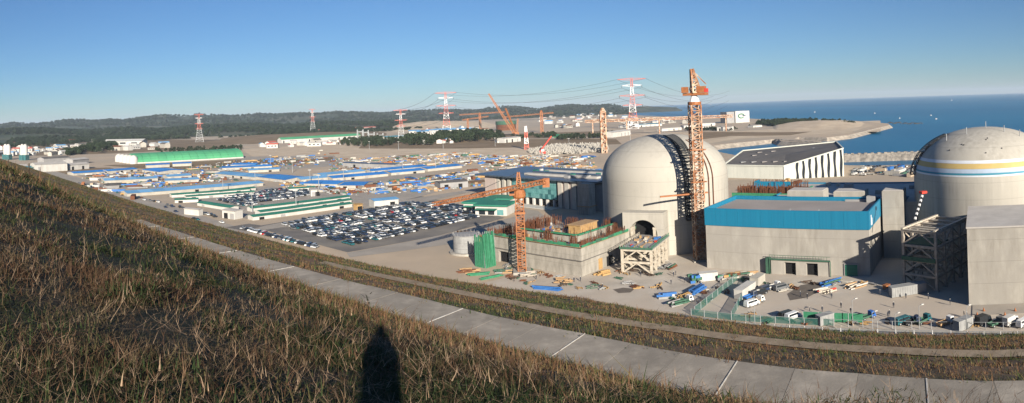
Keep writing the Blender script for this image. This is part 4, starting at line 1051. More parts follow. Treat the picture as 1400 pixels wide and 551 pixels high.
def wheel(parent, x, y, r=.42, wd=.28):
    o = put('wheel', None, parent); mb = MB(); i = 0; n2 = 14
    for yy, rr in ((-wd / 2, r), (wd / 2, r)):
        for k in range(n2): mb.v.append((x + rr * math.cos(2 * PI * k / n2), y + yy, r + rr * math.sin(2 * PI * k / n2)))
    for k in range(n2): k2 = (k + 1) % n2; mb.f.append((k, k2, n2 + k2, n2 + k)); mb.m.append(0)
    mb.f.append(tuple(range(n2))); mb.m.append(0); mb.f.append(tuple(range(2 * n2 - 1, n2 - 1, -1))); mb.m.append(0); mb.build('tyre', 'tyre', o)
    m2 = MB(); s = 1 if y > 0 else -1; m2.box(x - r * .5, x + r * .5, y + s * (wd / 2 + .005) - .01, y + s * (wd / 2 + .005) + .01, r * .5, r * 1.5); m2.build('rim', 'galv', o)
def truck(label, loc, rz, paint, bed, kind='flatbed', L=5.2, sc=1.0, group=None):
    t = thing('pickup_truck' if kind == 'flatbed' else 'van' if kind == 'van' else 'box_truck', label, 'truck' if kind != 'van' else 'van', loc, rz, group); t.scale = (sc, sc, sc)
    h = .95; m = dict(CARS)[paint]
    if kind == 'van':
        mb = MB(); mb.hexa([(-L / 2, -h, .35), (L / 2, -h, .35), (L / 2, h, .35), (-L / 2, h, .35), (-L / 2, -h, 1.15), (L / 2, -h, 1.15), (L / 2, h, 1.15), (-L / 2, h, 1.15)])
        mb.hexa([(-L / 2, -h * .98, 1.15), (L / 2 - .5, -h * .98, 1.15), (L / 2 - .5, h * .98, 1.15), (-L / 2, h * .98, 1.15), (-L / 2 + .15, -h * .85, 2.0), (L / 2 - 1.2, -h * .85, 2.0), (L / 2 - 1.2, h * .85, 2.0), (-L / 2 + .15, h * .85, 2.0)]); mb.build('body', m, t)
        for s in (-1, 1): mb = MB(); mb.hexa([(-L / 2 + .4, s * (h * .96 + .02), 1.25), (L / 2 - .9, s * (h * .96 + .02), 1.25), (L / 2 - .9, s * (h * .96), 1.25), (-L / 2 + .4, s * (h * .96), 1.25), (-L / 2 + .5, s * (h * .87 + .04), 1.85), (L / 2 - 1.3, s * (h * .87 + .04), 1.85), (L / 2 - 1.3, s * h * .87, 1.85), (-L / 2 + .5, s * h * .87, 1.85)]); mb.build('side_window', 'glassdark', t)
        mb = MB(); mb.hexa([(L / 2 - .52, -h * .9, 1.2), (L / 2 - .48, -h * .9, 1.2), (L / 2 - .48, h * .9, 1.2), (L / 2 - .52, h * .9, 1.2), (L / 2 - 1.14, -h * .8, 1.92), (L / 2 - 1.1, -h * .8, 1.92), (L / 2 - 1.1, h * .8, 1.92), (L / 2 - 1.14, h * .8, 1.92)]); mb.build('windscreen', 'glassdark', t)
    else:
        mb = MB(); mb.hexa([(L / 2 - 1.7, -h, .45), (L / 2, -h, .45), (L / 2, h, .45), (L / 2 - 1.7, h, .45), (L / 2 - 1.7, -h * .92, 2.05), (L / 2 - .55, -h * .92, 2.05), (L / 2 - .55, h * .92, 2.05), (L / 2 - 1.7, h * .92, 2.05)]); mb.build('cab', m, t)
        mb = MB(); mb.hexa([(L / 2 - .3, -h * .85, 1.2), (L / 2 - .2, -h * .85, 1.2), (L / 2 - .2, h * .85, 1.2), (L / 2 - .3, h * .85, 1.2), (L / 2 - .6, -h * .8, 1.9), (L / 2 - .5, -h * .8, 1.9), (L / 2 - .5, h * .8, 1.9), (L / 2 - .6, h * .8, 1.9)]); mb.build('windscreen', 'glassdark', t)
        for s in (-1, 1): mb = MB(); mb.box(L / 2 - 1.5, L / 2 - .65, s * h * .97 - .02, s * h * .97 + .02, 1.2, 1.8); mb.build('side_window', 'glassdark', t)
        mb = MB(); mb.box(-L / 2, L / 2 - 1.8, -h, h, .6, .8)
        if kind == 'flatbed':
            for s in (-1, 1): mb.box(-L / 2, L / 2 - 1.8, s * h - .04, s * h + .04, .8, 1.2)
            mb.box(-L / 2 - .04, -L / 2 + .04, -h + .05, h - .05, .8, 1.2)
        mb.build('bed', bed, t)
        if kind == 'box': mb = MB(); mb.box(-L / 2, L / 2 - 1.85, -h * 1.05, h * 1.05, .82, 2.7); mb.build('cargo_box', bed, t)
    for x in (-L / 2 + .9, L / 2 - .9):
        for y in (-h + .1, h - .1): wheel(t, x, y)
    return t
TR = [(1293, 444, .06, 'white', 'timber', 'flatbed', 'white pickup truck below the big pale box, nearer the steel tower'), (1382, 444, .1, 'white', 'wallw', 'box', 'white box truck at the right end of the fence line'),
      (1262, 441, .2, 'teal', 'netdark', 'flatbed', 'dark teal truck left of the white pickup at the fence'), (1248, 443, -.2, 'navy', 'black', 'flatbed', 'navy truck parked in front of the grey container'),
      (1345, 443, .05, 'black', 'black', 'box', 'long dark box truck below the big pale concrete box'), (1362, 445, .0, 'grey', 'netdark', 'flatbed', 'grey truck between the dark and the white box truck'),
      (1084, 436, .3, 'white', 'wallw', 'van', 'white van at the left end of the green tarpaulin fence'), (1076, 434, .2, 'black', 'black', 'van', 'black van next to the white van by the tarpaulin fence'),
      (1036, 414, .4, 'white', 'timber', 'flatbed', 'white pickup with a timber bed in the paved yard'), (1028, 418, .35, 'white', 'wallw', 'van', 'white van at the near end of the yard row'),
      (1026, 408, .42, 'navy', 'tarp', 'flatbed', 'navy truck with a blue bed in the yard row'), (1040, 403, .4, 'black', 'navy_', 'van', 'black van in the middle of the yard row'),
      (1046, 398, .45, 'navy', 'tarp', 'van', 'navy van in the yard row nearer the porch'), (1058, 394, .3, 'white', 'wallw', 'flatbed', 'small white truck at the far end of the yard row'),
      (1068, 396, .2, 'grey', 'black', 'van', 'grey van beside the damp patch'), (938, 413, .3, 'white', 'netdark', 'flatbed', 'white pickup near the blue tarpaulins'),
      (1186, 436, .1, 'blue', 'netdark', 'flatbed', 'blue truck at the right end of the green tarpaulin fence'), (1400, 445, .1, 'white', 'wallw', 'van', 'white van cut by the right edge of the picture'),
      (990, 383, .6, 'silver', 'wallw', 'van', 'silver van beside the small container by the dome shadow'), (1235, 442, .1, 'teal', 'netdark', 'van', 'teal van leftmost in the group below the grey container')]
for x, y, rz, pc, bd, kd, lb in TR:
    truck(lb, G(x, y, .07), rz, pc, {'navy_': 'black'}.get(bd, bd), kd, rnd.uniform(4.8, 5.6), .98)

# ================================================================ YARD THINGS (near)
def boxy(name, label, cat, px, py, rz, L, W_, H, m, group=None, ribs=0, z=0.05):
    t = thing(name, label, cat, G(px, py, z), rz, group)
    mb = MB(); mb.box(-L / 2, L / 2, -W_ / 2, W_ / 2, .1, H); mb.build('shell', m, t)
    for i in range(ribs):
        x = -L / 2 + L * (i + .5) / ribs
        for s in (-1, 1): mb = MB(); mb.box(x - .12, x + .12, s * W_ / 2 - .06, s * W_ / 2 + .06, .25, H - .15); mb.build('rib', m, t)
    mb = MB(); mb.box(-L / 2 - .08, L / 2 + .08, -W_ / 2 - .08, W_ / 2 + .08, H, H + .15); mb.build('lid', m, t)
    mb = MB(); mb.box(L / 2 + .01, L / 2 + .06, -W_ / 2 + .1, W_ / 2 - .1, .2, H - .1); mb.build('door', 'sheet', t)
    return t
boxy('storage_container', 'long ribbed grey container in front of the braced steel tower', 'container', 1241, 402, math.radians(-14), 11.5, 3.0, 2.9, 'sheet', ribs=14)
boxy('storage_container', 'white site container near the shadowed foot of the bare dome', 'container', 968, 383, -.1, 6.5, 3, 2.7, 'wallw', ribs=6)
boxy('storage_container', 'beige container in the yard row, nearer the dome', 'container', 1036, 388, .75, 6, 3, 2.7, 'wallc', ribs=6)
boxy('storage_container', 'pale container at the left edge of the yard row', 'container', 1019, 403, .75, 10, 3, 2.9, 'wallw', ribs=8)
boxy('storage_container', 'grey hut beside the guard rail below the tarpaulin fence', 'hut', 1128, 442, .1, 4.6, 2.4, 2.5, 'sheet', ribs=4)
boxy('storage_container', 'grey hut beside the guard rail near the white pickup', 'hut', 1317, 449, .05, 5.2, 2.4, 2.6, 'sheet', ribs=4)
boxy('storage_container', 'orange cabinet on the pavement left of the grey container', 'cabinet', 1212, 395, .3, 2.2, 1.4, 1.3, 'orange')
def pile(name, label, cat, px, py, rz, n_, L, m, spread=(3, 2), th=.3, group=None, z=.06):
    t = thing(name, label, cat, G(px, py, z), rz, group)
    for i in range(n_):
        mb = MB(); y = rnd.uniform(-spread[1], spread[1]); zz = th / 2 + rnd.randint(0, 2) * th; x = rnd.uniform(-spread[0], spread[0]) * .4; a = rnd.uniform(-.15, .15); l2 = L * rnd.uniform(.7, 1) / 2
        mb.bar((x - l2 * math.cos(a), y - l2 * math.sin(a), zz), (x + l2 * math.cos(a), y + l2 * math.sin(a), zz), th); mb.build('plank' if m in ('timber', 'yellow') else 'bar', rnd.choice(m) if isinstance(m, tuple) else m, t)
    return t
pile('pipe_stack', 'stack of bright blue covered pipes on the yard near the green ramp', 'stack', 952, 400, .75, 14, 8, 'tarp', (2, 1.6), .6)
pile('timber_stack', 'orange timbers lying before the blue pipes', 'stack', 938, 405, .6, 10, 6, 'yellow', (2, 1.2), .35)
pile('pipe_stack', 'blue and white bundles left of the orange timbers', 'stack', 912, 406, -.1, 12, 6, ('tarp', 'wallw', 'sheet'), (2, 1.6), .6)
pile('pipe_stack', 'dark green bundle at the nearest corner of the yard', 'stack', 926, 416, .3, 12, 6, ('netdark', 'wallg'), (3, 2), .5)
pile('steel_stack', 'white and red steel pieces at the edge of the damp patch', 'stack', 1128, 399, .1, 16, 5, ('wallw', 'red', 'steelw'), (3, 2.2), .35)
pile('steel_stack', 'cream steel pieces below the green shutter door', 'stack', 1168, 392, .2, 18, 5, ('steelw', 'wallw', 'timber'), (4, 2.4), .35)
pile('pipe_stack', 'blue sheets stacked beside the porch of the blue-banded building', 'stack', 1136, 387, .2, 14, 8, ('tarp', 'netdark', 'tarp'), (4, 2), .4)
pile('pipe_stack', 'long blue pipes on the sand before the half-built block', 'stack', 748, 396, -.45, 10, 11, 'tarp', (1.5, .6), .35)
pile('pipe_stack', 'green sheets on the sand left of the orange crane', 'stack', 672, 380, .5, 8, 9, 'net', (2, .6), .3)
pile('pipe_stack', 'green sheets lying nearer the slope than the others', 'stack', 655, 376, .3, 8, 9, 'net', (2, .6), .3)
pile('timber_stack', 'timber offcuts scattered before the corner of the half-built block', 'stack', 770, 386, -.2, 14, 3, 'timber', (6, 2.5), .4)
pile('timber_stack', 'yellow forms stacked under the hatch platform, left side', 'stack', 826, 375, .6, 14, 4, 'yellow', (4, 2), .6)
pile('steel_stack', 'steel scraps at the foot of the orange crane', 'stack', 722, 377, .2, 16, 4, ('steelg', 'sheet', 'netdark'), (4, 3), .4)
pile('steel_stack', 'pieces of steel right of the hatch platform', 'stack', 916, 366, .8, 12, 5, ('netdark', 'rebar', 'sheet'), (2, 1.6), .45)
pile('rubble_pile', 'brown rubble and planks at the foot of the blue-banded building', 'pile', 1010, 378, -.1, 26, 4, ('timber', 'rebar', 'wallc', 'netdark'), (14, 1.5), .5)
pile('rubble_pile', 'blue drums and green bags beside the white site container', 'pile', 950, 386, .2, 14, 2, ('tarp', 'net', 'netdark'), (3, 2), .9)
pile('rubble_pile', 'yellow-green bags behind the white site container', 'pile', 990, 384, -.1, 14, 2, ('net', 'yellow', 'wallc'), (4, 1.6), .7)
pile('rubble_pile', 'red brick rubble beside the storage tank', 'pile', 636, 320, .2, 26, 3, ('rebar', 'timber'), (10, 2), .5)
pile('steel_stack', 'assorted steel in the corner of the sandy yard by the green scaffold', 'stack', 688, 372, .1, 16, 4, ('sheet', 'netdark', 'timber'), (5, 2), .4)
pile('rubble_pile', 'brown earth and planks at the foot of the slope below the tank', 'pile', 640, 372, .2, 20, 4, ('rebar', 'timber'), (8, 2), .4)
SC = [('on the sand before the half-built block', [(690, 376), (790, 386), (850, 380), (880, 398), (800, 404), (700, 388)], 20), ('in the yard around the blue pipes', [(890, 388), (960, 380), (1000, 400), (950, 424), (900, 412)], 18),
      ('by the porch of the blue-banded building', [(1010, 382), (1180, 386), (1180, 396), (1100, 404), (1040, 396)], 18), ('under the hatch platform', [(830, 372), (900, 362), (920, 368), (880, 384)], 12),
      ('at the foot of the steel tower', [(1180, 388), (1230, 385), (1260, 398), (1190, 400)], 8), ('along the wall of the half-built block', [(690, 362), (780, 380), (770, 384), (690, 368)], 12), ('at the yard edge behind the mesh fence', [(1000, 425), (1090, 432), (1200, 438), (1380, 440), (1380, 446), (1000, 436)], 22)]
for zn, pl, num in SC:
    W_ = pxpoly(pl); xs = [p.x for p in W_]; ys = [p.y for p in W_]; k = 0
    while k < num:
        p = Vector((rnd.uniform(min(xs), max(xs)), rnd.uniform(min(ys), max(ys)), .06))
        if not inside(p, W_): continue
        k += 1; cn, m = rnd.choice((('timber', 'timber'), ('grey', 'sheet'), ('rusty', 'rebar'), ('green', 'netdark'), ('pale', 'wallc'), ('brown', 'bark'), ('dark', 'wallg'), ('ochre', 'yellow')))
        t = thing('material_heap', '%s building material heaped %s' % (cn, zn), 'heap', p, rnd.uniform(0, 3), '%s heaps %s' % (cn, zn))
        for q in range(rnd.randint(4, 9)):
            mb = MB(); a = rnd.uniform(-.4, .4); l2 = rnd.uniform(.4, 1.6); x, y, z = rnd.gauss(0, .7), rnd.gauss(0, .6), rnd.uniform(.12, .5); th = rnd.uniform(.12, .35); mb.bar((x - l2 * math.cos(a), y - l2 * math.sin(a), z), (x + l2 * math.cos(a), y + l2 * math.sin(a), z + rnd.uniform(-.05, .15)), th); mb.build('piece', m, t)
# translucent-looking green mesh fences along the ramp: posts, rails, mesh panels
nm_ = bpy.data.materials.new('green_mesh'); nm_.use_nodes = True
n = nm_.node_tree.nodes; l = nm_.node_tree.links; b = n['Principled BSDF']; b.inputs['Base Color'].default_value = (.04, .15, .12, 1); b.inputs['Alpha'].default_value = .55; b.inputs['Roughness'].default_value = .8
M['mesh'] = nm_
def fence(label, pts, h, sp, panel, post='galv', pm=None, name='mesh_fence', lean=0.0):
    t = thing(name, label, 'fence', pts[0])
    o = pts[0]
    for a, c in zip(pts, pts[1:]):
        L = (c - a).length; N = max(1, int(L / sp))
        for i in range(N):
            p, q = a.lerp(c, i / N) - o, a.lerp(c, (i + 1) / N) - o
            mb = MB(); mb.bar(p, p + Vector((0, 0, h)), .14); mb.build('post', post, t)
            if panel: mb = MB(); mb.poly([p + Vector((0, 0, .1)), q + Vector((0, 0, .1)), q + Vector((0, 0, h - .1)), p + Vector((0, 0, h - .1))]); mb.build('mesh_panel', panel, t)
            mb = MB(); mb.bar(p + Vector((0, 0, h - .05)), q + Vector((0, 0, h - .05)), .09); mb.build('rail', post, t)
    return t
fence('green mesh fence on the right of the slanting ramp', [G(950, 430), G(1008, 383)], 2.4, 4, 'mesh')
fence('green mesh fence on the left of the slanting ramp', [G(1000, 437), G(1030, 383)], 2.4, 4, 'mesh')
fence('green mesh fence along the yard edge above the toe road', pxpoly([(945, 431), (1000, 438), (1060, 442), (1140, 446)]), 2.0, 4, 'mesh')
fence('grey mesh fence along the yard edge below the striped dome', pxpoly([(1140, 446), (1220, 449), (1300, 450), (1420, 450)]), 2.0, 4, None)
fence('bright green tarpaulin fence hiding vehicles at the yard edge', pxpoly([(1098, 439), (1140, 441), (1180, 442)]), 2.8, 3, 'net')
# guard rail with white posts along the toe road
gr_ = thing('guard_rail', 'grey guard rail with small white posts along the toe road', 'guard rail', G(960, 438))
pp = pxpoly([(960, 438), (1000, 444), (1100, 451), (1200, 455), (1300, 457), (1460, 457)]); o0 = pp[0]
for a, c in zip(pp, pp[1:]):
    L = (c - a).length; N = int(L / 4.0)
    for i in range(N):
        p, q = a.lerp(c, i / N) - o0, a.lerp(c, (i + 1) / N) - o0
        mb = MB(); mb.bar(p, p + Vector((0, 0, 1.0)), .17); mb.build('post', 'pwhite', gr_)
        for z in (.55, .85): mb = MB(); mb.bar(p + Vector((0, 0, z)), q + Vector((0, 0, z)), .16); mb.build('beam', 'galv', gr_)
# lamp posts
for x, y, h, lb in ((1032, 443, 9, 'lamp post standing before the slanting green ramp'), (1166, 446, 7, 'lamp post beside the right end of the tarpaulin fence'), (1257, 450, 6, 'white pole among the dark trucks at the fence'),
                    (1322, 451, 6, 'white pole beside the grey hut near the white pickup'), (1193, 451, 4.5, 'short white pole at the rail right of the tarpaulin fence'), (1224, 451, 4, 'short white pole left of the group of dark trucks')):
    t = thing('lamp_post', lb, 'lamp post', G(x, y, .05)); mb = MB(); mb.lathe([(.11, 0), (.07, h)], 8); mb.build('pole', 'galv', t)
    mb = MB(); mb.bar((0, 0, h), (1.3, .3, h + .25), .09); mb.build('arm', 'galv', t); mb = MB(); mb.box(1.0, 1.8, .05, .5, h + .12, h + .35); mb.build('lantern', 'wallw', t)
for x, y in ((1336, 431), (1374, 431), (1388, 425), (1345, 425)):
    t = thing('traffic_cone', 'orange traffic cone on the plinth below the big pale box', 'cone', G(x, y, .23), 0, 'traffic cones'); mb = MB(); mb.lathe([(.35, .06), (.06, .95)], 10); mb.build('cone_body', 'orange', t); mb = MB(); mb.box(-.4, .4, -.4, .4, 0, .06); mb.build('cone_base', 'orange', t)

# ================================================================ SHEDS
def shed(name, label, a, c, depth, h, roofm, wallm='wallc', bay=12.0, rise=1.6, group=None, over=.4):
    """long shed with its near eave from pixel a to pixel c; roof in separate bays"""
    A, B = G(a[0], a[1], h), G(c[0], c[1], h); L = (B - A).length
    t = thing(name, label, 'shed', Vector((A.x, A.y, 0)), ang(A, B), group)
    mb = MB(); mb.box(0, L, .4, depth - .4, -.5, h - .02)
    for x in (0, L): mb.poly([(x, .4, h - .02), (x, depth - .4, h - .02), (x, depth / 2, h + rise - .1)])
    mb.build('wall', wallm, t)
    N = max(1, int(round(L / bay)))
    for i in range(N):
        x0, x1 = L * i / N + (.06 if i else -over), L * (i + 1) / N - (.06 if i < N - 1 else -over)
        mb = MB(); zz = rnd.uniform(0, .08)
        mb.hexa([(x0, -over, h + zz), (x1, -over, h + zz), (x1, depth / 2, h + rise + zz), (x0, depth / 2, h + rise + zz), (x0, -over, h + .15 + zz), (x1, -over, h + .15 + zz), (x1, depth / 2, h + rise + .15 + zz), (x0, depth / 2, h + rise + .15 + zz)])
        mb.hexa([(x0, depth / 2, h + rise + zz), (x1, depth / 2, h + rise + zz), (x1, depth + over, h + zz), (x0, depth + over, h + zz), (x0, depth / 2, h + rise + .15 + zz), (x1, depth / 2, h + rise + .15 + zz), (x1, depth + over, h + .15 + zz), (x0, depth + over, h + .15 + zz)])
        mb.build('roof_bay', roofm, t)
    nd = max(2, int(L / 14))
    for i in range(nd):
        if rnd.random() < .6: x = L * (i + .3) / nd; mb = MB(); mb.box(x, x + 3.4, .2, .38, 0, h * .68); mb.build('door', 'dark' if rnd.random() < .5 else 'wallg', t)
    return t
BS = [((101, 237), (144, 234.3), 20, 'roofblue', 'blue-roofed shed at the far left, beside the dark brown strip'), ((147, 234), (188, 231), 20, 'roofblue', 'blue-roofed shed right of the leftmost one, beneath the green vaulted hall'),
      ((194, 232), (218, 235), 30, 'roofblue', 'short deep-blue shed slanting below the green vaulted hall'), ((143, 247), (216, 243.4), 20, 'rooflight', 'pale blue-roofed shed, second row at the far left'),
      ((229, 241.5), (262, 239.5), 18, 'rooflight', 'pale blue shed short of the twin deep-blue roofs'), ((174, 264.5), (360, 250), 18, 'rooflight', 'longest pale blue-roofed shed, just behind the green-roofed compound'),
      ((304, 229.7), (372, 226.8), 22, 'roofblue', 'deep-blue shed in front of the short blue one below the brown bank'), ((315, 225.3), (349, 225), 22, 'roofblue', 'short deep-blue shed tucked behind a longer blue roof'),
      ((293, 237), (348, 242.2), 22, 'rooflight', 'pale blue shed running down toward the right in the middle yard'), ((350, 241.5), (390, 246), 26, 'roofblue', 'deep-blue shed ending the pale slanting row'),
      ((412, 245.5), (452, 242), 18, 'rooflight', 'pale blue shed left of the long deep-blue pair'), ((415, 250.8), (461, 251.8), 24, 'roofblue', 'broad deep-blue shed behind the compound, left of a shorter twin'),
      ((464, 253.4), (497, 253.4), 24, 'roofblue', 'short deep-blue shed nearest the small blue-roofed office'), ((455, 243.7), (531, 237.2), 20, 'roofblue', 'long deep-blue shed in the nearer row of the middle yard'),
      ((535, 236.2), (581, 232.3), 20, 'roofblue', 'deep-blue shed continuing the nearer row to the right'), ((508, 234), (584, 227), 18, 'roofblue', 'deep-blue shed in the rear row of the middle yard'),
      ((585, 231), (632, 226), 20, 'roofblue', 'rightmost deep-blue shed of the middle yard'), ((440, 239.5), (500, 233.5), 16, 'rooflight', 'faded blue shed left behind the rear row'),
      ((340, 233), (382, 231), 16, 'rooflight', 'small faded shed beside the slanting row'), ((226, 247), (272, 245), 14, 'rooflight', 'small pale shed among the left yard stacks')]
for a, c, dp, m, lb in BS: shed('storage_shed', lb, a, c, dp * 1.15, 2.8, m, 'wallc', 12, 1.3, group='blue-roofed sheds')
GS = [((235, 266.5), (342, 258.5), 11, 'narrow green-roofed barrack at the back left of the compound'), ((255, 269), (348, 262), 9, 'second green-roofed barrack in the back row of the compound'),
      ((239, 273.5), (271, 272.4), 12, 'short green-roofed barrack at the left corner of the compound'), ((269, 277), (314, 284), 12, 'green-roofed barrack slanting along the left front of the compound'),
      ((344, 285), (479, 268.6), 11, 'rearmost of the three long green barracks at the compound front'), ((356, 290), (481, 273), 11, 'middle one of the three long green barracks'),
      ((346, 296.5), (482, 278.3), 11, 'front one of the three long green barracks'), ((395, 258.2), (431, 256), 12, 'green-roofed barrack at the back right of the compound'),
      ((300, 262), (350, 256.5), 10, 'green-roofed barrack behind the compound car park')]
for a, c, dp, lb in GS: shed('green_barrack', lb, a, c, dp * .68, 2.3, 'roofgreen', 'wallw', 9, .7, 'green-roofed barracks')
shed('site_office', 'small white office with a bright blue roof at the far side of the big lot', (512, 275), (545, 272), 12, 4.8, 'rooflight', 'wallw', 6, .8)
shed('white_block', 'low white block at the corner of the green compound', (303, 287), (320, 289), 8, 5.2, 'roofpale', 'wallw', 6, .3)
shed('white_block', 'white block at the right back of the compound', (425, 260), (434, 259.5), 10, 5.0, 'roofpale', 'wallw', 6, .3)
shed('white_block', 'long white block by the road at the left of the compound', (251, 285), (271, 287), 5, 4.0, 'roofpale', 'wallw', 6, .3)
shed('grey_shed', 'low grey shed right of the middle yard, before the turbine hall', (602, 250.5), (640, 247.5), 16, 5, 'roofdark', 'wallg', 10, .8)
shed('grey_shed', 'thin dark shed behind the blue rear row', (468, 222.5), (540, 225), 12, 5, 'metalroof', 'wallg', 12, .8)
shed('dark_shed', 'black-roofed shelter in the left yard', (145, 254), (163, 253), 9, 3, 'roofdark', 'wallg', 8, .4)
shed('yellow_container_block', 'ochre box beside the green barracks and the blue-roofed office', (488, 280), (496, 279), 5, 4, 'yellow', 'yellow', 6, .2)
shed('red_roof_shed', 'long white shed with a thin red roof on the grassy rise', (436, 178), (514, 173.6), 16, 8, 'pred', 'wallw', 20, 3, over=1)
shed('green_roof_hall', 'long white hall with a green roof below the grassy rise', (385, 191), (493, 185), 26, 9, 'vault', 'wallw', 18, 5, over=1)
shed('pale_green_shed', 'pale green shed before the dark pine wood', (528, 188), (556, 186), 20, 6, 'glassl', 'wallw', 14, 3, over=1)
shed('pale_green_shed', 'pale green-roofed shed between the pines and brown bank', (630, 189), (650, 187.5), 20, 6, 'glassl', 'wallw', 14, 3, over=1)
shed('white_office', 'white office block under the huge crawler crane', (690, 189), (712, 187), 20, 9, 'roofpale', 'wallw', 14, 1, over=1)
shed('white_office', 'low white wing beside the office under the crawler crane', (680, 192), (698, 191), 16, 5, 'roofpale', 'wallw', 14, 1, over=1)
shed('green_tent', 'green tarpaulin stockpile right of the red and white mast', (752, 187), (780, 186), 40, 2, 'net', 'net', 14, 4, over=1)
shed('white_plant', 'white plant building left of the tallest pylon', (838, 181), (862, 178), 24, 10, 'wallw', 'wallw', 14, 2, over=1)
shed('white_plant', 'low pale building right of the tallest pylon', (868, 171), (905, 169), 24, 6, 'glassl', 'wallw', 14, 2, over=1)
# green vaulted hall: bays of a barrel roof with white domed tents before it
A, B = G(185, 224), G(333, 216); L = (B - A).length
vh = thing('vaulted_hall', 'very long bright green vaulted hall at the far side of the yards', 'hall', A, ang(A, B)); Wv, Hv = 60, 15
N = 14
for i in range(N):
    mb = MB(); x0, x1 = L * i / N + .15, L * (i + 1) / N - .15; K = 10
    for k in range(K):
        a0, a1 = PI * k / K, PI * (k + 1) / K; y0, z0 = Wv / 2 - Wv / 2 * math.cos(a0), 2 + (Hv - 2) * math.sin(a0); y1, z1 = Wv / 2 - Wv / 2 * math.cos(a1), 2 + (Hv - 2) * math.sin(a1)
        mb.poly([(x0, y0, z0), (x1, y0, z0), (x1, y1, z1), (x0, y1, z1)])
    mb.build('vault_bay', 'vault', vh, True)
mb = MB(); mb.box(0, L, 0, .5, 0, 2); mb.box(0, L, Wv - .5, Wv, 0, 2); mb.build('plinth_wall', 'wallw', vh)
for x in (0, L): mb = MB(); mb.poly([(x, Wv / 2 - Wv / 2 * math.cos(PI * k / 12), 2 + (Hv - 2.2) * math.sin(PI * k / 12)) for k in range(13)]); mb.build('gable', 'vault', vh)
for i in range(5):
    b = G(163 + i * 5, 221 + i * .7); t = thing('white_tent', 'white domed tent at the left end of the green vaulted hall', 'tent', b, 0, 'white domed tents')
    mb = MB(); mb.lathe([(7, 0), (7, 6), (6.4, 9), (4.5, 11.5), (2, 13), (.01, 13.4)], 14); mb.build('canopy', 'wallw', t, True)
for a, c, lb in (((200, 226), (232, 224.5), 'thin blue shed in front of the green vaulted hall, left one'), ((236, 224), (262, 223), 'thin blue shed in front of the green vaulted hall, right one')): shed('storage_shed', lb, a, c, 8, 4, 'tarp', 'wallc')
# batching plant at the far left: white halls and silos
for a, c, dp, h, m, w_, lb in (((12, 228), (38, 227), 24, 8, 'roofpale', 'wallw', 'white plant hall nearest the left edge'), ((48, 225.5), (92, 223.5), 30, 10, 'roofpale', 'wallw', 'long white plant hall left of the green vaulted hall'),
                               ((24, 231), (46, 229), 14, 6, 'glassl', 'glass', 'teal shed in front of the white plant halls'), ((94, 226), (122, 224), 20, 7, 'roofpale', 'wallw', 'white plant hall right of the longest one'),
                               ((60, 217), (96, 215), 26, 8, 'roofdark', 'wallg', 'dark hall behind the white plant halls'), ((100, 219), (122, 217), 22, 7, 'roofpale', 'wallg', 'pale hall behind the white ones, to the right')):
    shed('plant_hall', lb, a, c, dp, h, m, w_, 14, 2.2, 'plant halls')
for i, (x, y) in enumerate(((8, 218), (12, 218.5), (31, 219), (35, 219))):
    t = thing('cement_silo', 'white cement silo with a teal base at the far left plant', 'silo', G(x, y), 0, 'cement silos'); mb = MB(); mb.lathe([(4.5, 10), (4.5, 26), (2, 30), (.01, 30.5)], 14); mb.build('silo_body', 'wallw', t, True); mb = MB(); mb.box(-5, 5, -5, 5, 0, 10); mb.build('silo_base', 'glass', t)
# white cube building on the peninsula, with a round green emblem
wb = G(998, 168.5); rz = math.radians(8)
we = thing('coast_building', 'big white block with a green round emblem on the peninsula', 'building', wb, rz)
k = math.hypot(wb.x, wb.y) / F; Lw = 31 * k; Hw = 16 * k
mb = MB(); mb.box(9 * k, Lw, 0, 20 * k, 0, Hw); mb.build('front_block', 'wallw', we)
mb = MB(); mb.box(-3 * k, 9 * k - .05, 3 * k, 22 * k, 0, Hw * .96); mb.build('side_block', 'wallg', we)
em = put('emblem', None, we)
mb = MB()
for i in range(20):
    a0, a1 = .5 + 5.0 * i / 20, .5 + 5.0 * (i + 1) / 20; mb.bar((18 * k + 4.6 * k * math.cos(a0), -.3, Hw * .58 + 2.8 * k * math.sin(a0)), (18 * k + 4.6 * k * math.cos(a1), -.3, Hw * .58 + 2.8 * k * math.sin(a1)), 1.3 * k)
mb.build('ring', 'roofgreen', em)
mb = MB(); mb.bar((20 * k, -.3, Hw * .58), (24.5 * k, -.3, Hw * .62), 1.3 * k); mb.build('bar', 'metalroof', em)
for a, c, h, lb in (((960, 169), (978, 168), 7, 'low white building left of the big white block on the coast'), ((980, 174), (1000, 173.5), 8, 'white building with dark openings below the big white block'), ((958, 173), (972, 172.5), 6, 'white cottage block nearest the tall crane'),
                    ((1030, 172), (1042, 171), 4, 'small white hut at the start of the peninsula pines'), ((935, 172), (952, 171), 6, 'low white building behind the tall crane'), ((905, 176), (932, 174), 6, 'low white sheds between the pylon and the tall crane')):
    shed('coast_house', lb, a, c, 18, h, 'roofpale', 'wallw', 12, 1, 'white buildings on the coast')
t = thing('tetrapod_rig', 'rusty conveyor gantry stretching level behind the bare dome', 'gantry', G(815, 176)); A = AT(800, 166, 1300) - G(815, 176); B = AT(1002, 158.5, 1300) - G(815, 176)
mb = MB(); lattice(mb, A, B, 4.5, 4.5, 40, th=1.1); mb.build('girder', 'rusto', t)
for u in (.05, .28, .5, .72, .95): p = A.lerp(B, u); mb = MB(); mb.bar((p.x, p.y, p.z), (p.x, p.y, 0), 2.2); mb.build('leg', 'rusto', t)

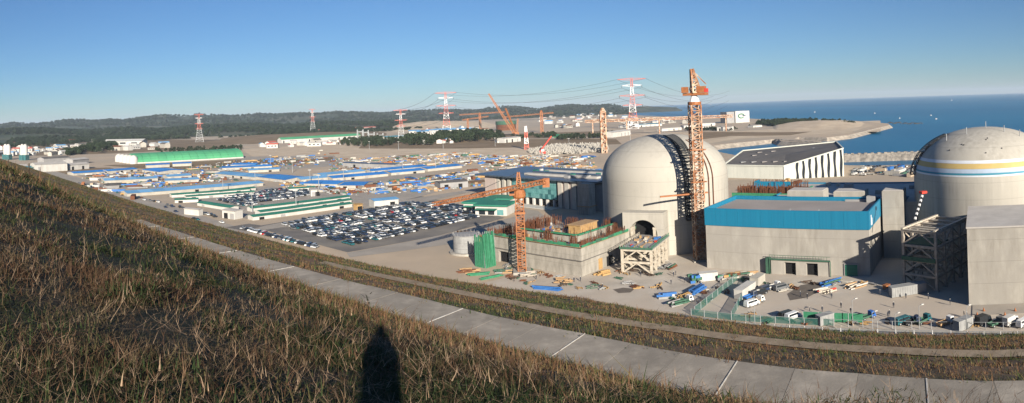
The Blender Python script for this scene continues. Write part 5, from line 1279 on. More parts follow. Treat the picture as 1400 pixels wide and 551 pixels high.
# ================================================================ YARD CLUTTER (far)
CL = {}
def reg(name, key, mb, mats): CL.setdefault(name, []).append((key, mb.mesh(name, mats)))
for cname, m in (('white', 'wallw'), ('pale', 'wallc'), ('blue', 'tarp'), ('green', 'netdark'), ('rust-red', 'rebar'), ('grey', 'sheet'), ('dark grey', 'wallg'), ('tan', 'ground')):
    mb = MB(); mb.box(-3, 3, -1.2, 1.2, 0, 2.5)
    for i in range(6):
        for s in (-1, 1): mb.box(-2.8 + i, -2.6 + i, s * 1.2 - .05, s * 1.2 + .05, .2, 2.4)
    reg('storage_container', cname, mb, m)
for cname, m in (('timber', 'timber'), ('rusty steel', 'rebar'), ('pale pipe', 'wallw'), ('grey pipe', 'sheet'), ('blue-covered', 'tarp'), ('green-covered', 'netdark'), ('ochre', 'yellow'), ('dark', 'black'), ('concrete', 'concrete'), ('brown', 'bark')):
    mb = MB()
    for i in range(7):
        y = -1.6 + i * .55; mb.box(-3.5 + rnd.uniform(-.6, .6), 3.5 + rnd.uniform(-.6, .6), y, y + .45, .1, .5 + (i % 3) * .42)
    reg('material_stack', cname, mb, m)
for cname, m in (('ochre', 'yellow'), ('orange', 'orange'), ('white', 'wallw'), ('grey', 'sheet'), ('pale', 'wallc')):
    mb = MB(); mb.box(-2.6, 2.6, -1.1, 1.1, .6, 1.4, 0); mb.box(.9, 2.5, -1.05, 1.05, 1.4, 2.9, 0); mb.box(1.1, 2.6, -.9, .9, 1.9, 2.7, 1); mb.box(-2.5, .7, -1, 1, 1.4, 2.1, 0)
    for x in (-1.7, 1.7):
        for s in (-1, 1): mb.box(x - .5, x + .5, s * 1.1 - .15, s * 1.1 + .15, 0, 1, 2)
    reg('works_truck', cname, mb, [m, 'glassdark', 'tyre'])
zones = [('left yard beside the long pale blue shed', [(105, 244), (290, 236), (330, 246), (230, 256), (180, 258)], 90),
         ('left yard by the dark brown strip', [(118, 236), (220, 236), (215, 242), (125, 246)], 44),
         ('strip behind the twin deep-blue sheds', [(215, 238), (310, 220), (440, 216), (440, 226), (300, 240)], 70),
         ('middle yard before the long deep-blue sheds', [(390, 240), (460, 255), (600, 240), (650, 232), (650, 245), (580, 262), (470, 268), (385, 256)], 190),
         ('yard behind the rear deep-blue row', [(450, 218), (650, 208), (660, 226), (600, 228), (450, 236)], 110),
         ('yard left of the turbine hall', [(590, 240), (650, 234), (660, 255), (560, 266)], 60),
         ('dirt yard before the armour blocks', [(650, 212), (810, 214), (815, 236), (700, 240), (660, 232)], 130),
         ('verge of the perimeter road', [(90, 248), (140, 262), (220, 282), (215, 276), (150, 256)], 22),
         ('cleared ground beside the green vaulted hall', [(330, 222), (440, 205), (470, 214), (400, 222)], 40),
         ('quay behind the ivory hall', [(1160, 243), (1245, 243), (1245, 229), (1165, 231)], 40),
         ('apron between the ivory hall and the annex', [(1000, 262), (1070, 250), (1100, 250), (1040, 262)], 24)]
cnt = {}
for zn, pl, num in zones:
    W_ = pxpoly(pl); xs = [p.x for p in W_]; ys = [p.y for p in W_]; k = 0; tries = 0
    num = int(num * .68)
    while k < num and tries < 6000:
        tries += 1; p = Vector((rnd.uniform(min(xs), max(xs)), rnd.uniform(min(ys), max(ys)), .14))
        if not inside(p, W_): continue
        nm = rnd.choices(['storage_container', 'material_stack', 'works_truck'], [.22, .65, .13])[0]
        if cnt.get(nm, 0) >= 299: continue
        cnt[nm] = cnt.get(nm, 0) + 1
        key, me = rnd.choice([q for q in CL[nm] if not (zn.startswith('quay') and q[0] in ('orange', 'ochre', 'rust-red', 'timber'))]); o = put(nm, me, None, p, rnd.choice([.55, .55, .55 + PI / 2]) + rnd.uniform(-.06, .06)); s = rnd.uniform(.8, 1.5); o.scale = (s * rnd.uniform(.8, 2.2), s, s * rnd.uniform(.45, .95))
        kd = {'storage_container': 'container', 'material_stack': 'stack', 'works_truck': 'works truck'}[nm]
        tag(o, ('%s %s in the %s' % (key, kd, zn)), kd, '%s %ss, %s' % (key, kd, zn)); k += 1
mb = MB()
for zn, pl, num in zones[:8]:                          # loose small litter nobody could count
    W_ = pxpoly(pl); xs = [p.x for p in W_]; ys = [p.y for p in W_]
    for k in range(num * 6):
        p = Vector((rnd.uniform(min(xs), max(xs)), rnd.uniform(min(ys), max(ys)), .1))
        if inside(p, W_):
            s = rnd.uniform(.4, 1.8)
            mb.box(p.x - s, p.x + s * rnd.uniform(.4, 1), p.y - s * .5, p.y + s * rnd.uniform(.2, 1.2), .1, .1 + rnd.uniform(.3, 1.4), rnd.randrange(6))
stuff(mb.build('site_litter', ['wallw', 'timber', 'netdark', 'rebar', 'sheet', 'tarp']), 'loose building material scattered over the far storage yards', 'litter')
# light poles across the yards
LP = sorted(((135, 262, 7), (305, 262, 12), (349, 252, 12), (424, 250, 12), (436, 259, 12), (505, 238, 12), (551, 236, 12), (596, 233, 12), (400, 236, 12), (262, 232, 12), (370, 225, 12), (470, 250, 12), (345, 290, 12), (405, 285, 12), (545, 205, 14), (606, 203, 14), (505, 204, 14), (677, 200, 14), (778, 202, 14), (862, 196, 16)))
NTH = 'leftmost second third fourth fifth sixth seventh eighth ninth tenth eleventh twelfth thirteenth fourteenth fifteenth sixteenth seventeenth eighteenth nineteenth rightmost'.split()
for i, (x, y, h) in enumerate(LP):
    t = thing('light_pole', 'thin grey light pole in the storage yards, %s counting from the left' % NTH[i], 'light pole', G(x, y), 0, 'yard light poles'); mb = MB(); mb.lathe([(.35, 0), (.22, h)], 6); mb.build('pole', 'galv', t); mb = MB(); mb.box(-1.6, 1.6, -.3, .3, h, h + .5); mb.build('lamp_head', 'wallw', t)
# tetrapods drying in rows
mt = MB()
for d in ((0, 0, 1), (.94, 0, -.33), (-.47, .82, -.33), (-.47, -.82, -.33)):
    mt.bar((0, 0, 1.3), (d[0] * 1.9, d[1] * 1.9, 1.3 + d[2] * 1.9), 1.5, 0, .8)
mb = MB(); pl = pxpoly([(722, 208), (760, 200), (828, 198.5), (832, 207), (790, 211), (730, 212)]); xs = [p.x for p in pl]; ys = [p.y for p in pl]
for i in range(1500):
    p = (rnd.uniform(min(xs), max(xs)), rnd.uniform(min(ys), max(ys)))
    if inside(p, pl): mb.add(mt, (p[0], p[1], rnd.choice([.1, .1, 1.8])), rnd.uniform(0, 6), rnd.uniform(1, 1.35))
stuff(mb.build('armour_blocks', 'concrete'), 'field of pale four-legged concrete armour blocks left of the bare dome', 'armour blocks')

# ================================================================ TOWNS AND BOATS
HM = []
for i, (wm_, rm) in enumerate((('wallw', 'roofpale'), ('wallw', 'pred'), ('wallc', 'roofdark'), ('wallw', 'rooflight'), ('wallw', 'wallw'), ('wallc', 'rebar'))):
    mb = MB(); mb.box(-1, 1, -.7, .7, 0, 1, 0)
    for s in (-1, 1): mb.poly([(-1.05, s * .78, .98), (1.05, s * .78, .98), (1.05, 0, 1.35), (-1.05, 0, 1.35)], 1)
    for x in (-1, 1): mb.poly([(x, -.7, 1), (x, .7, 1), (x, 0, 1.33)], 0)
    for x in (-.6, 0, .6): mb.box(x - .15, x + .15, -.72, -.69, .4, .7, 2)
    HM.append(mb.mesh('town_house', [wm_, rm, 'glassdark']))
TZ = [('town at the left hills', [(0, 205), (120, 200), (140, 208), (60, 214), (0, 214)], 85, (5, 9)), ('village on the left plain', [(0, 190), (90, 186), (150, 194), (20, 199)], 40, (6, 11)),
      ('hamlet around the long white hall', [(140, 200), (190, 196), (240, 194), (230, 204), (160, 208)], 22, (6, 12)),
      ('town beyond the orange cranes', [(735, 160), (830, 153), (850, 163), (760, 178), (730, 176)], 90, (7, 12)), ('town behind the tallest pylon', [(850, 160), (935, 162), (950, 168), (850, 176)], 60, (5, 9)),
      ('works below the quarry face', [(560, 181), (650, 176), (690, 180), (640, 186), (560, 187)], 30, (6, 10)), ('depot on the grassy rise', [(340, 200), (400, 194), (480, 194), (490, 198), (380, 203)], 36, (5, 9)),
      ('hamlet right of the substation', [(555, 196), (620, 192), (625, 196), (560, 199)], 10, (5, 8))]
for zn, pl, num, (s0, s1) in TZ:
    W_ = pxpoly(pl); xs = [p.x for p in W_]; ys = [p.y for p in W_]; k = 0
    while k < num * .72:
        p = Vector((rnd.uniform(min(xs), max(xs)), rnd.uniform(min(ys), max(ys)), .05))
        if not inside(p, W_): continue
        hi_ = rnd.randrange(6); o = put('town_house', HM[hi_], None, p, rnd.uniform(0, PI)); s = rnd.uniform(s0, s1); o.scale = (s * rnd.uniform(.8, 1.8), s, s * rnd.uniform(.6, 1.1)); k += 1
        hk = ('white house with a pale roof', 'white house with a red roof', 'cream house with a dark roof', 'white house with a blue roof', 'all-white house', 'cream house with a brown roof')[hi_]; tag(o, 'small %s in the %s' % (hk, zn), 'house', hk + 's in the ' + zn)
p = G(172, 199); o = put('long_white_hall', HM[4], None, p, .1); o.scale = (62, 24, 14); tag(o, 'long white hall among trees on the left plain', 'hall')
# blue-roofed works below the quarry
for i, (x, y) in enumerate(((567, 180), (578, 181), (590, 179), (602, 178), (614, 178.5), (625, 177), (636, 177), (648, 179))):
    o = put('blue_works_shed', HM[3], None, G(x, y + 3), .2); o.scale = (18, 14, 9); tag(o, 'small blue-roofed shed in the row below the quarry face', 'shed', 'blue sheds below the quarry')
BT = [(972, 143.5, 'white boat on the horizon just right of the tall crane'), (1192, 132.6, 'white ship on the horizon above the peninsula tip'), (1301, 137.4, 'white boat left of the striped dome top, nearer the horizon'), (1328, 129.5, 'white ship on the horizon above the striped dome'),
      (1273, 158, 'white fishing boat in the sea left of the striped dome'), (1280, 163, 'small white boat just below the fishing boat'), (1114, 153.5, 'white boat beyond the peninsula pines'), (1196, 155, 'tiny boat beyond the tip of the peninsula'), (1230, 162, 'white boat beside the rocks off the peninsula tip')]
for x, y, lb in BT:
    b = G(x, y, SEA); s = max(.8, math.hypot(b.x, b.y) / 850 / 3.4); t = thing('fishing_boat', lb, 'boat', b, rnd.uniform(-.4, .4)); t.scale = (s, s, s)
    mb = MB(); mb.hexa([(-3.6, -1, -.3), (2.6, -1, -.3), (2.6, 1, -.3), (-3.6, 1, -.3), (-4, -1.4, 1.2), (4.4, -.2, 1.6), (4.4, .2, 1.6), (-4, 1.4, 1.2)]); mb.build('hull', 'wallw', t)
    mb = MB(); mb.box(-2.4, .6, -.9, .9, 1.15, 3.2); mb.build('cabin', 'wallw', t); mb = MB(); mb.bar((-.8, 0, 3.2), (-.8, 0, 5.4), .25); mb.build('mast', 'galv', t)
# rocks off the tip
for i in range(16):
    b = G(1214 + i * 3.2 + rnd.uniform(-2, 2), 168.2 + rnd.uniform(-.8, 1.4) + i * .05, SEA); s = rnd.uniform(2, 5); mb = MB()
    mb.lathe([(1.2, -1), (1, .2), (.6, .6), (.05, .75)], 7); o = mb.build('shore_rock', 'darkrock'); o.location = b; o.scale = (s * 1.6, s, s * .7); tag(o, 'dark rock off the peninsula tip, %s in the chain from the shore' % (NTH[i] if i else 'first'), 'rock', 'rocks off the peninsula tip')

# ================================================================ TREES (woods that read as one mass)
def gn_instances(name, pts, rots, scls, idx, coll, label, cat):
    """points with rotation, scale and kind, instanced by a node group: one 'stuff' object"""
    me = bpy.data.meshes.new(name); me.from_pydata([tuple(p) for p in pts], [], [])
    for an, ty, dat in (('rot', 'FLOAT_VECTOR', np.array(rots, np.float32).ravel()), ('scl', 'FLOAT_VECTOR', np.array(scls, np.float32).ravel())):
        a = me.attributes.new(an, ty, 'POINT'); a.data.foreach_set('vector', dat)
    a = me.attributes.new('idx', 'INT', 'POINT'); a.data.foreach_set('value', np.array(idx, np.int32))
    o = put(name, me); stuff(o, label, cat)
    g = bpy.data.node_groups.new(name, 'GeometryNodeTree')
    g.interface.new_socket('Geometry', in_out='INPUT', socket_type='NodeSocketGeometry'); g.interface.new_socket('Geometry', in_out='OUTPUT', socket_type='NodeSocketGeometry')
    n = g.nodes; l = g.links; gi = n.new('NodeGroupInput'); go = n.new('NodeGroupOutput')
    ip = n.new('GeometryNodeInstanceOnPoints'); ci = n.new('GeometryNodeCollectionInfo')
    ci.inputs['Collection'].default_value = coll; ci.inputs['Separate Children'].default_value = True; ci.inputs['Reset Children'].default_value = True
    def attr(nm, ty): q = n.new('GeometryNodeInputNamedAttribute'); q.data_type = ty; q.inputs['Name'].default_value = nm; return q.outputs[0]
    l.new(gi.outputs[0], ip.inputs['Points']); l.new(ci.outputs[0], ip.inputs['Instance']); ip.inputs['Pick Instance'].default_value = True
    l.new(attr('idx', 'INT'), ip.inputs['Instance Index'])
    er = n.new('FunctionNodeEulerToRotation'); l.new(attr('rot', 'FLOAT_VECTOR'), er.inputs[0]); l.new(er.outputs[0], ip.inputs['Rotation'])
    l.new(attr('scl', 'FLOAT_VECTOR'), ip.inputs['Scale']); l.new(ip.outputs[0], go.inputs[0])
    md = o.modifiers.new('instances', 'NODES'); md.node_group = g
    return o
def hidden_coll(name, meshes):
    c = bpy.data.collections.new(name)
    for i, me in enumerate(meshes): o = bpy.data.objects.new('%s_%02d' % (name, i), me); c.objects.link(o)
    return c
def tree_mesh(seed, kind):
    r = random.Random(seed); mb = MB()
    H = 1.0
    mb.bar((0, 0, 0), (r.uniform(-.04, .04), r.uniform(-.04, .04), .75), .06, 0, .02)
    for i in range(6):
        a = r.uniform(0, 2 * PI); z = r.uniform(.3, .65); mb.bar((0, 0, z), (.22 * math.cos(a), .22 * math.sin(a), z + .16), .025, 0, .01)
    for i in range(190):
        u = r.random(); a = r.uniform(0, 2 * PI); z = .26 + .74 * u
        R = (.36 * (1 - u) ** .7 + .05) if kind == 0 else .36 * math.sin(PI * (u * .86 + .12)) ** .7
        q = R * math.sqrt(r.uniform(.25, 1)); c = Vector((q * math.cos(a), q * math.sin(a), z)); s = r.uniform(.05, .1)
        d1 = Vector((r.uniform(-1, 1), r.uniform(-1, 1), r.uniform(-.5, .8))).normalized() * s; d2 = d1.orthogonal().normalized() * s * .8
        mb.poly([c - d1, c + d2, c + d1, c - d2], 1)
    return mb.mesh('tree', ['bark', 'leafd'])
tc_ = hidden_coll('pine_tree_kinds', [tree_mesh(i, i % 2) for i in range(6)])
pts, rots, scl, idx = [], [], [], []
def wood(poly, num, h0, h1):
    W_ = pxpoly(poly); xs = [p.x for p in W_]; ys = [p.y for p in W_]; k = 0
    while k < num:
        p = (rnd.uniform(min(xs), max(xs)), rnd.uniform(min(ys), max(ys)))
        if not inside(p, W_): continue
        if noise.noise(Vector((p[0] * .013, p[1] * .006, 2.0))) < -.12 and rnd.random() < .9: k += .2; continue
        h = rnd.uniform(h0, h1); pts.append((p[0], p[1], -.3)); rots.append((0, 0, rnd.uniform(0, 6.28))); scl.append((h * rnd.uniform(.9, 1.5),) * 2 + (h,)); idx.append(rnd.randrange(6)); k += 1
def hill_wood(o, num, h0, h1, nr, lim):
    me = o.data; V = [v.co for v in me.vertices]; nf = len(me.polygons)
    for i in range(num):
        f = rnd.randrange(nf)
        if f % nr > lim * nr: continue
        vs = me.polygons[f].vertices; a, b_ = rnd.random(), rnd.random()
        p = V[vs[0]].lerp(V[vs[1]], a).lerp(V[vs[3]].lerp(V[vs[2]], a), b_)
        if noise.noise(Vector((p.x * .0022, p.y * .0022, 8.0))) < -.18: continue
        h = rnd.uniform(h0, h1); pts.append((p.x, p.y, p.z - 1)); rots.append((0, 0, rnd.uniform(0, 6.28))); scl.append((h * rnd.uniform(1.2, 2.2),) * 2 + (h,)); idx.append(rnd.randrange(6))
hill_wood(bpy.data.objects['near_hills'], 9000, 9, 17, 24, .75); hill_wood(bpy.data.objects['far_hills'], 12000, 12, 24, 30, .72)
wood([(540, 199), (560, 190), (600, 186), (650, 184), (688, 187), (690, 192), (640, 196), (580, 199)], 520, 8, 19)
wood([(462, 199), (470, 194), (520, 190), (556, 194), (545, 199), (500, 201)], 200, 6, 13)
wood([(112, 206), (130, 200), (158, 199), (160, 206), (130, 210)], 260, 11, 17)
wood([(86, 209), (112, 206), (112, 211), (92, 213)], 90, 9, 14)
wood([(200, 207), (330, 201), (330, 206), (240, 211), (205, 212)], 160, 5, 9)
wood([(1030, 171), (1045, 167), (1100, 166), (1118, 166), (1115, 170), (1060, 173)], 420, 7, 12)
wood([(1122, 166), (1150, 166), (1168, 170), (1150, 172), (1128, 169)], 120, 5, 9)
wood([(760, 190), (842, 184), (842, 187), (770, 193)], 160, 6, 11)
wood([(700, 186), (760, 184), (760, 188), (705, 190)], 120, 6, 10)
wood([(935, 176), (1000, 176), (1030, 173), (1000, 179), (940, 179)], 130, 4, 7)
wood([(0, 199), (60, 194), (150, 190), (250, 186), (250, 190), (150, 196), (60, 201), (0, 204)], 700, 9, 16)
wood([(0, 186), (150, 182), (300, 180), (300, 187), (150, 189), (0, 192)], 900, 12, 20)
gn_instances('pine_woods', pts, rots, scl, idx, tc_, 'dark pine woods in patches across the far plain and peninsula', 'woods')

# ================================================================ HILLSIDE GRASS
def gm(name, c1, c2, c3): return mat(name, c1, c2, 9.0, rough=.9, spec=.1, c3=c3, scale3=1.3, lo=.3, hi=.7)
M['straw'] = gm('dry_straw', (.195, .138, .082), (.075, .055, .033), (.115, .082, .047))
M['russet'] = gm('russet_stalks', (.168, .093, .053), (.066, .04, .024), (.10, .058, .033))
M['pale'] = gm('pale_dead_twigs', (.40, .29, .19), (.24, .165, .10), (.30, .2, .125))
M['green'] = gm('green_grass', (.028, .046, .017), (.045, .06, .022), (.022, .034, .013))
M['olive'] = gm('olive_grass', (.075, .07, .03), (.10, .075, .036), (.055, .052, .023))
M['straw2'] = gm('sunlit_straw', (.215, .145, .082), (.10, .068, .038), (.14, .095, .052)); M['russet2'] = gm('sunlit_russet', (.18, .10, .054), (.085, .05, .028), (.125, .07, .038))  # brighter copies of the near grass colours, with the strips' sunlight painted in
M['green2'] = gm('sunlit_green', (.045, .065, .022), (.07, .085, .03), (.03, .045, .016)); M['olive2'] = gm('sunlit_olive', (.13, .115, .045), (.17, .12, .055), (.10, .085, .035))
GM = ['straw', 'russet', 'green', 'olive', 'pale']
rg = np.random.default_rng(5)
def twig(mb, r, p, L, w_, mi, depth=2, el=None, az=None):
    a = r.uniform(0, 2 * PI) if az is None else az; el = r.uniform(.15, 1.3) if el is None else el
    q = Vector(p); N = 4
    for k in range(N):
        d = Vector((math.cos(a) * math.cos(el), math.sin(a) * math.cos(el), math.sin(el))); e_ = q + d * L / N
        sdv = Vector((-math.sin(a), math.cos(a), 0)) * w_ * (1 - .18 * k); up = sdv.cross(d)
        mb.poly([q - sdv, q + sdv, e_ + sdv * .82, e_ - sdv * .82], mi); mb.poly([q - up, q + up, e_ + up * .82, e_ - up * .82], mi)
        if depth and r.random() < .75: twig(mb, r, e_, L * r.uniform(.3, .6), w_ * .7, mi, depth - 1, el + r.uniform(-.6, .6), a + r.uniform(-1, 1))
        q = e_; el += r.uniform(-.45, .3); a += r.uniform(-.35, .35)
def blade(mb, r, p, L, w_, lean, mi, seg=3, az=None, droop=1.0):
    a = r.uniform(0, 2 * PI) if az is None else az; d = Vector((math.cos(a), math.sin(a), 0)); sdv = Vector((-d.y, d.x, 0)) * w_
    q = Vector(p); pr = None; el = r.uniform(.9, 1.5) - lean
    for k in range(seg + 1):
        ww = sdv * (1 - k / (seg + .25)); cur = (q - ww, q + ww)
        if pr: mb.poly([pr[0], pr[1], cur[1], cur[0]], mi)
        pr = cur; q = q + (d * math.cos(el) + Vector((0, 0, math.sin(el)))) * (L / seg); el -= droop * r.uniform(.15, .6)
def blades(root, az, L, wd, el, droop, mi, seg=2):
    """many grass blades at once: arrays in, (verts, loops, face sizes, materials) out"""
    N = len(L); sx, sy = -np.sin(az) * wd, np.cos(az) * wd
    rings = []; q = root.copy()
    for k in range(seg + 1):
        f = 1 - k / seg
        if k < seg:
            rings.append(q - np.stack([sx * f, sy * f, 0 * sx], 1)); rings.append(q + np.stack([sx * f, sy * f, 0 * sx], 1))
        else: rings.append(q.copy())
        q = q + np.stack([np.cos(az) * np.cos(el), np.sin(az) * np.cos(el), np.sin(el)], 1) * (L / seg)[:, None]; el = el - droop
    V = np.stack(rings, 1); nv = 2 * seg + 1
    base = (np.arange(N) * nv)[:, None]
    lp = []; 
    for k in range(seg - 1): lp += [2 * k, 2 * k + 1, 2 * k + 3, 2 * k + 2]
    lp += [2 * seg - 2, 2 * seg - 1, 2 * seg]
    loops = (base + np.array(lp)[None]).ravel(); sizes = np.tile(np.array([4] * (seg - 1) + [3]), N); mats = np.repeat(mi, seg)
    return V.reshape(-1, 3), loops, sizes, mats
def join_blades(name, parts, label, gmats=None):
    V = np.concatenate([p[0] for p in parts]); off = np.cumsum([0] + [len(p[0]) for p in parts])
    Lp = np.concatenate([p[1] + o for p, o in zip(parts, off)]); Sz = np.concatenate([p[2] for p in parts]); Mi = np.concatenate([p[3] for p in parts])
    me = bpy.data.meshes.new(name); me.vertices.add(len(V)); me.vertices.foreach_set('co', V.astype(np.float32).ravel())
    me.loops.add(len(Lp)); me.loops.foreach_set('vertex_index', Lp.astype(np.int32)); me.polygons.add(len(Sz))
    me.polygons.foreach_set('loop_start', np.concatenate([[0], np.cumsum(Sz)[:-1]]).astype(np.int32)); me.polygons.foreach_set('material_index', Mi.astype(np.int32))
    for m in (gmats or GM): me.materials.append(M[m])
    me.update(calc_edges=True); return stuff(put(name, me), label, 'grass')
def patch(x, y, f=.11, o=0.0): return noise.fractal(Vector((x * f, y * f, 7.3 + o)), 1.0, 2.0, 3)
def to_st(x, y): return x * ux + y * uy, x * tx + y * ty
# clump centres on the near hillside, thinning out with distance; each carries a handful of blades
rng = random.Random(11); cl = []
for i in range(40000):
    th = rng.uniform(-1.2, .95); rr = 2.2 * math.exp(rng.random() ** .85 * math.log(75 / 2.2)); x, y = rr * math.sin(th), rr * math.cos(th); s, t = to_st(x, y)
    if s > 14 or s < -10: continue
    g_ = 1.1 * patch(x, y, .5) + 1.5 * patch(x, y, .16, 3)
    cl.append((x, y, hill_z(s, t), rr, g_, min(1, max(0, .5 * rng.random() + .3 + .9 * patch(x, y, .4, 21)))))
cl = np.array(cl); n0 = len(cl)
def scatter(per, spread):
    c = np.repeat(cl, per, 0); n_ = len(c); off = rg.normal(0, 1, (n_, 2)) * (spread * (1 + c[:, 3] * .035))[:, None]
    root = np.stack([c[:, 0] + off[:, 0], c[:, 1] + off[:, 1], c[:, 2] - .04 - off[:, 0] * ux * .3 - off[:, 1] * uy * .3], 1); return c, root, n_
parts = []
c, root, n_ = scatter(13, .14)
kind = np.where(c[:, 4] + rg.normal(0, .25, n_) > -.1, 2, np.where(c[:, 5] > .55, 1, 0)); kind = np.where(rg.random(n_) < .18, 3, kind)
h = np.where(kind == 2, .14, .155) * rg.uniform(.5, 1.5, n_) * (.45 + 1.1 * c[:, 5])
parts.append(blades(root, rg.uniform(0, 6.28, n_), h * (1 + c[:, 3] * .006), (.0012 + .00044 * c[:, 3] + .00001 * c[:, 3] ** 2) * rg.uniform(.6, 1.4, n_), np.clip(rg.normal(.5, .42, n_), -.05, 1.45), rg.uniform(-.35, .8, n_), kind, 2))
# long dead stems lying tangled over the grass, with side twigs
sel = cl[rg.random(n0) < .45]; n_ = len(sel)
L = rg.uniform(.15, .6, n_); az = rg.uniform(0, 6.28, n_); el = np.clip(rg.normal(.18, .3, n_), -.05, 1.35); dr = rg.uniform(-.25, .35, n_); wd = (.0011 + .00036 * sel[:, 3]) * rg.uniform(.7, 1.3, n_)
root = sel[:, :3] + np.stack([rg.normal(0, .1, n_), rg.normal(0, .1, n_), rg.uniform(.02, .2, n_)], 1); mi = np.where(rg.random(n_) < .38, 4, np.where(rg.random(n_) < .6, 1, 0))
parts.append(blades(root, az, L, wd, el, dr, mi, 4))
for q in range(3):
    u = rg.uniform(.25, .85, n_); d = np.stack([np.cos(az) * np.cos(el), np.sin(az) * np.cos(el), np.sin(el - dr)], 1)
    parts.append(blades(root + d * (L * u)[:, None], az + rg.choice([-1, 1], n_) * rg.uniform(.4, 1.1, n_), L * rg.uniform(.2, .5, n_), wd * .7, el + rg.uniform(-.2, .6, n_), dr, mi, 2))
# low bramble mounds that break the surface and throw dark patches
for i in range(150):
    th = rng.uniform(-1.15, .8); rr = 3.6 * math.exp(rng.random() * math.log(48 / 3.6)); x, y = rr * math.sin(th), rr * math.cos(th); s, t = to_st(x, y)
    if s > 9 or s < -4 or abs(th - ANTI) < .07 or abs(th) > 1.1 and rr < 4: continue
    R = rng.uniform(.25, .6) * (1 + rr * .012); n_ = 420; z = hill_z(s, t)
    a = rg.uniform(0, 6.28, n_); e_ = np.arcsin(rg.uniform(0, 1, n_)); q = R * rg.uniform(.45, 1, n_) ** .5
    root = np.stack([x + q * np.cos(a) * np.cos(e_) * 1.5, y + q * np.sin(a) * np.cos(e_) * 1.5, z - .08 + q * np.sin(e_) * .6], 1)
    mx = rng.random(); kd = np.where(rg.random(n_) < .25 + .6 * mx, 2, np.where(rg.random(n_) < .5, 1, 3)); kd = np.where(rg.random(n_) < .05, 4, kd)
    parts.append(blades(root, rg.uniform(0, 6.28, n_), rg.uniform(.06, .2, n_), (.003 + .0006 * rr) * rg.uniform(.7, 1.6, n_), rg.uniform(-.5, 1.3, n_), rg.uniform(-.6, .8, n_), kd, 2))
join_blades('hillside_grass', parts, 'tangled dry grass, green tufts and dead twigs covering the near hillside')
# coarser clumps: left shoulder beyond, then the lower slope with its two strips
cl = []
for i in range(58000):
    if i % 5 == 1:
        t = -70 + 300 * rng.random() ** 1.3; s = rng.uniform(12, lerp(SF, t) - 8.5); x, y = W(s, t)
    elif i % 4 == 0:
        th = rng.uniform(-1.25, .2); rr = 40 * math.exp(rng.random() * math.log(420 / 40)); x, y = rr * math.sin(th), rr * math.cos(th); s, t = to_st(x, y)
    else:
        t = -60 + 900 * rng.random() ** 2.2; s = rng.uniform(lerp(SF, t), lerp(ST, t) + 1); x, y = W(s, t)
    sf = lerp(SF, t); st = lerp(ST, t)
    if s < -12 or s > st + .3 + .8 * patch(x, y, .3): continue
    e1 = 1.3 * patch(x, y, .22, 9)
    if t < 186 + 6 * e1 and sf - 8.8 + e1 * .8 < s < sf + .2 - max(0, e1 + .8 * patch(x, y, .9, 2)) * 3.4: continue
    if sf + 27.2 + e1 < s < sf + 29.3 + e1 and rng.random() < .62 + .8 * patch(x, y, .2, 1): continue
    g_ = patch(x, y, .06, 5) + .5 * patch(x, y, .3)
    cl.append((x, y, hill_z(s, t), math.hypot(x, y), g_, rng.random()))
cl = np.array(cl); n0 = len(cl); per = 8
c = np.repeat(cl, per, 0); n_ = len(c); off = rg.normal(0, .55, (n_, 2)); root = np.stack([c[:, 0] + off[:, 0], c[:, 1] + off[:, 1], c[:, 2] - .1 - .25 * (off[:, 0] * ux + off[:, 1] * uy)], 1)
kind = np.where(c[:, 4] + rg.normal(0, .2, n_) > .06, 2, np.where(c[:, 5] > .45, 1, 0)); kind = np.where(rg.random(n_) < .22, 3, kind)
join_blades('slope_grass', [blades(root, rg.uniform(0, 6.28, n_), rg.uniform(.25, .85, n_) * (.5 + .7 * c[:, 5] + 1.0 * (c[:, 5] > .86)), np.minimum(.012 + .0006 * c[:, 3], .11) * rg.uniform(.6, 1.5, n_), rg.uniform(.5, 1.4, n_), rg.uniform(.1, .8, n_), kind, 2)], 'brown and green grass clumps over the lower slope below the concrete bench', ['straw2', 'russet2', 'green2', 'olive2', 'pale'])
# a few taller single plants that stand out
def plant(name, label, px, rr, H, n_, m, seed, spread=.25, leaf=False):
    a = ray(px, 400); q = math.hypot(a[0], a[1]); x, y = a[0] / q * rr, a[1] / q * rr; s, t = to_st(x, y); r = random.Random(seed)
    o = thing(name, label, 'plant', (x, y, hill_z(s, t) - .04))
    for i in range(n_):
        mb = MB(); twig(mb, r, (r.gauss(0, spread), r.gauss(0, spread), 0), H * r.uniform(.7, 1), .0035, 0, 1, r.uniform(1.2, 1.5)); mb.build('stem', m, o)
    if leaf:
        mb = MB()
        for k in range(26): blade(mb, r, (r.gauss(0, .03), r.gauss(0, .03), H * r.uniform(.3, .95)), .09, .012, .4, 0, 2)
        mb.build('leaves', m, o)
plant('russet_stalks', 'upright russet stalks at the middle of the grassy hillside', 425, 9.0, .7, 9, 'russet', 3, .45)
plant('russet_stalks', 'russet stalks right of the tallest upright ones', 470, 9.5, .6, 8, 'russet', 4, .45)
M['darkstem'] = mat('dark_stem', (.02, .022, .012), rough=.9)
plant('dark_weed', 'single dark weed standing left of the shadow head', 503, 10.0, 1.0, 1, 'darkstem', 5, .02, True)
plant('dark_weed', 'dark leafy weed on the shadow head', 536, 9.6, .75, 1, 'darkstem', 6, .02, True)
plant('bare_shrub', 'bare reddish shrub overhanging the concrete bench at lower right', 955, 7.6, .45, 5, 'russet', 8, .4)
plant('bare_shrub', 'thin bare shrub rightmost over the concrete bench', 1062, 7.4, .5, 5, 'russet', 9, .4)
plant('arching_cane', 'jointed pale cane arching through the near grass', 385, 5.2, .6, 1, 'russet', 12, .05)
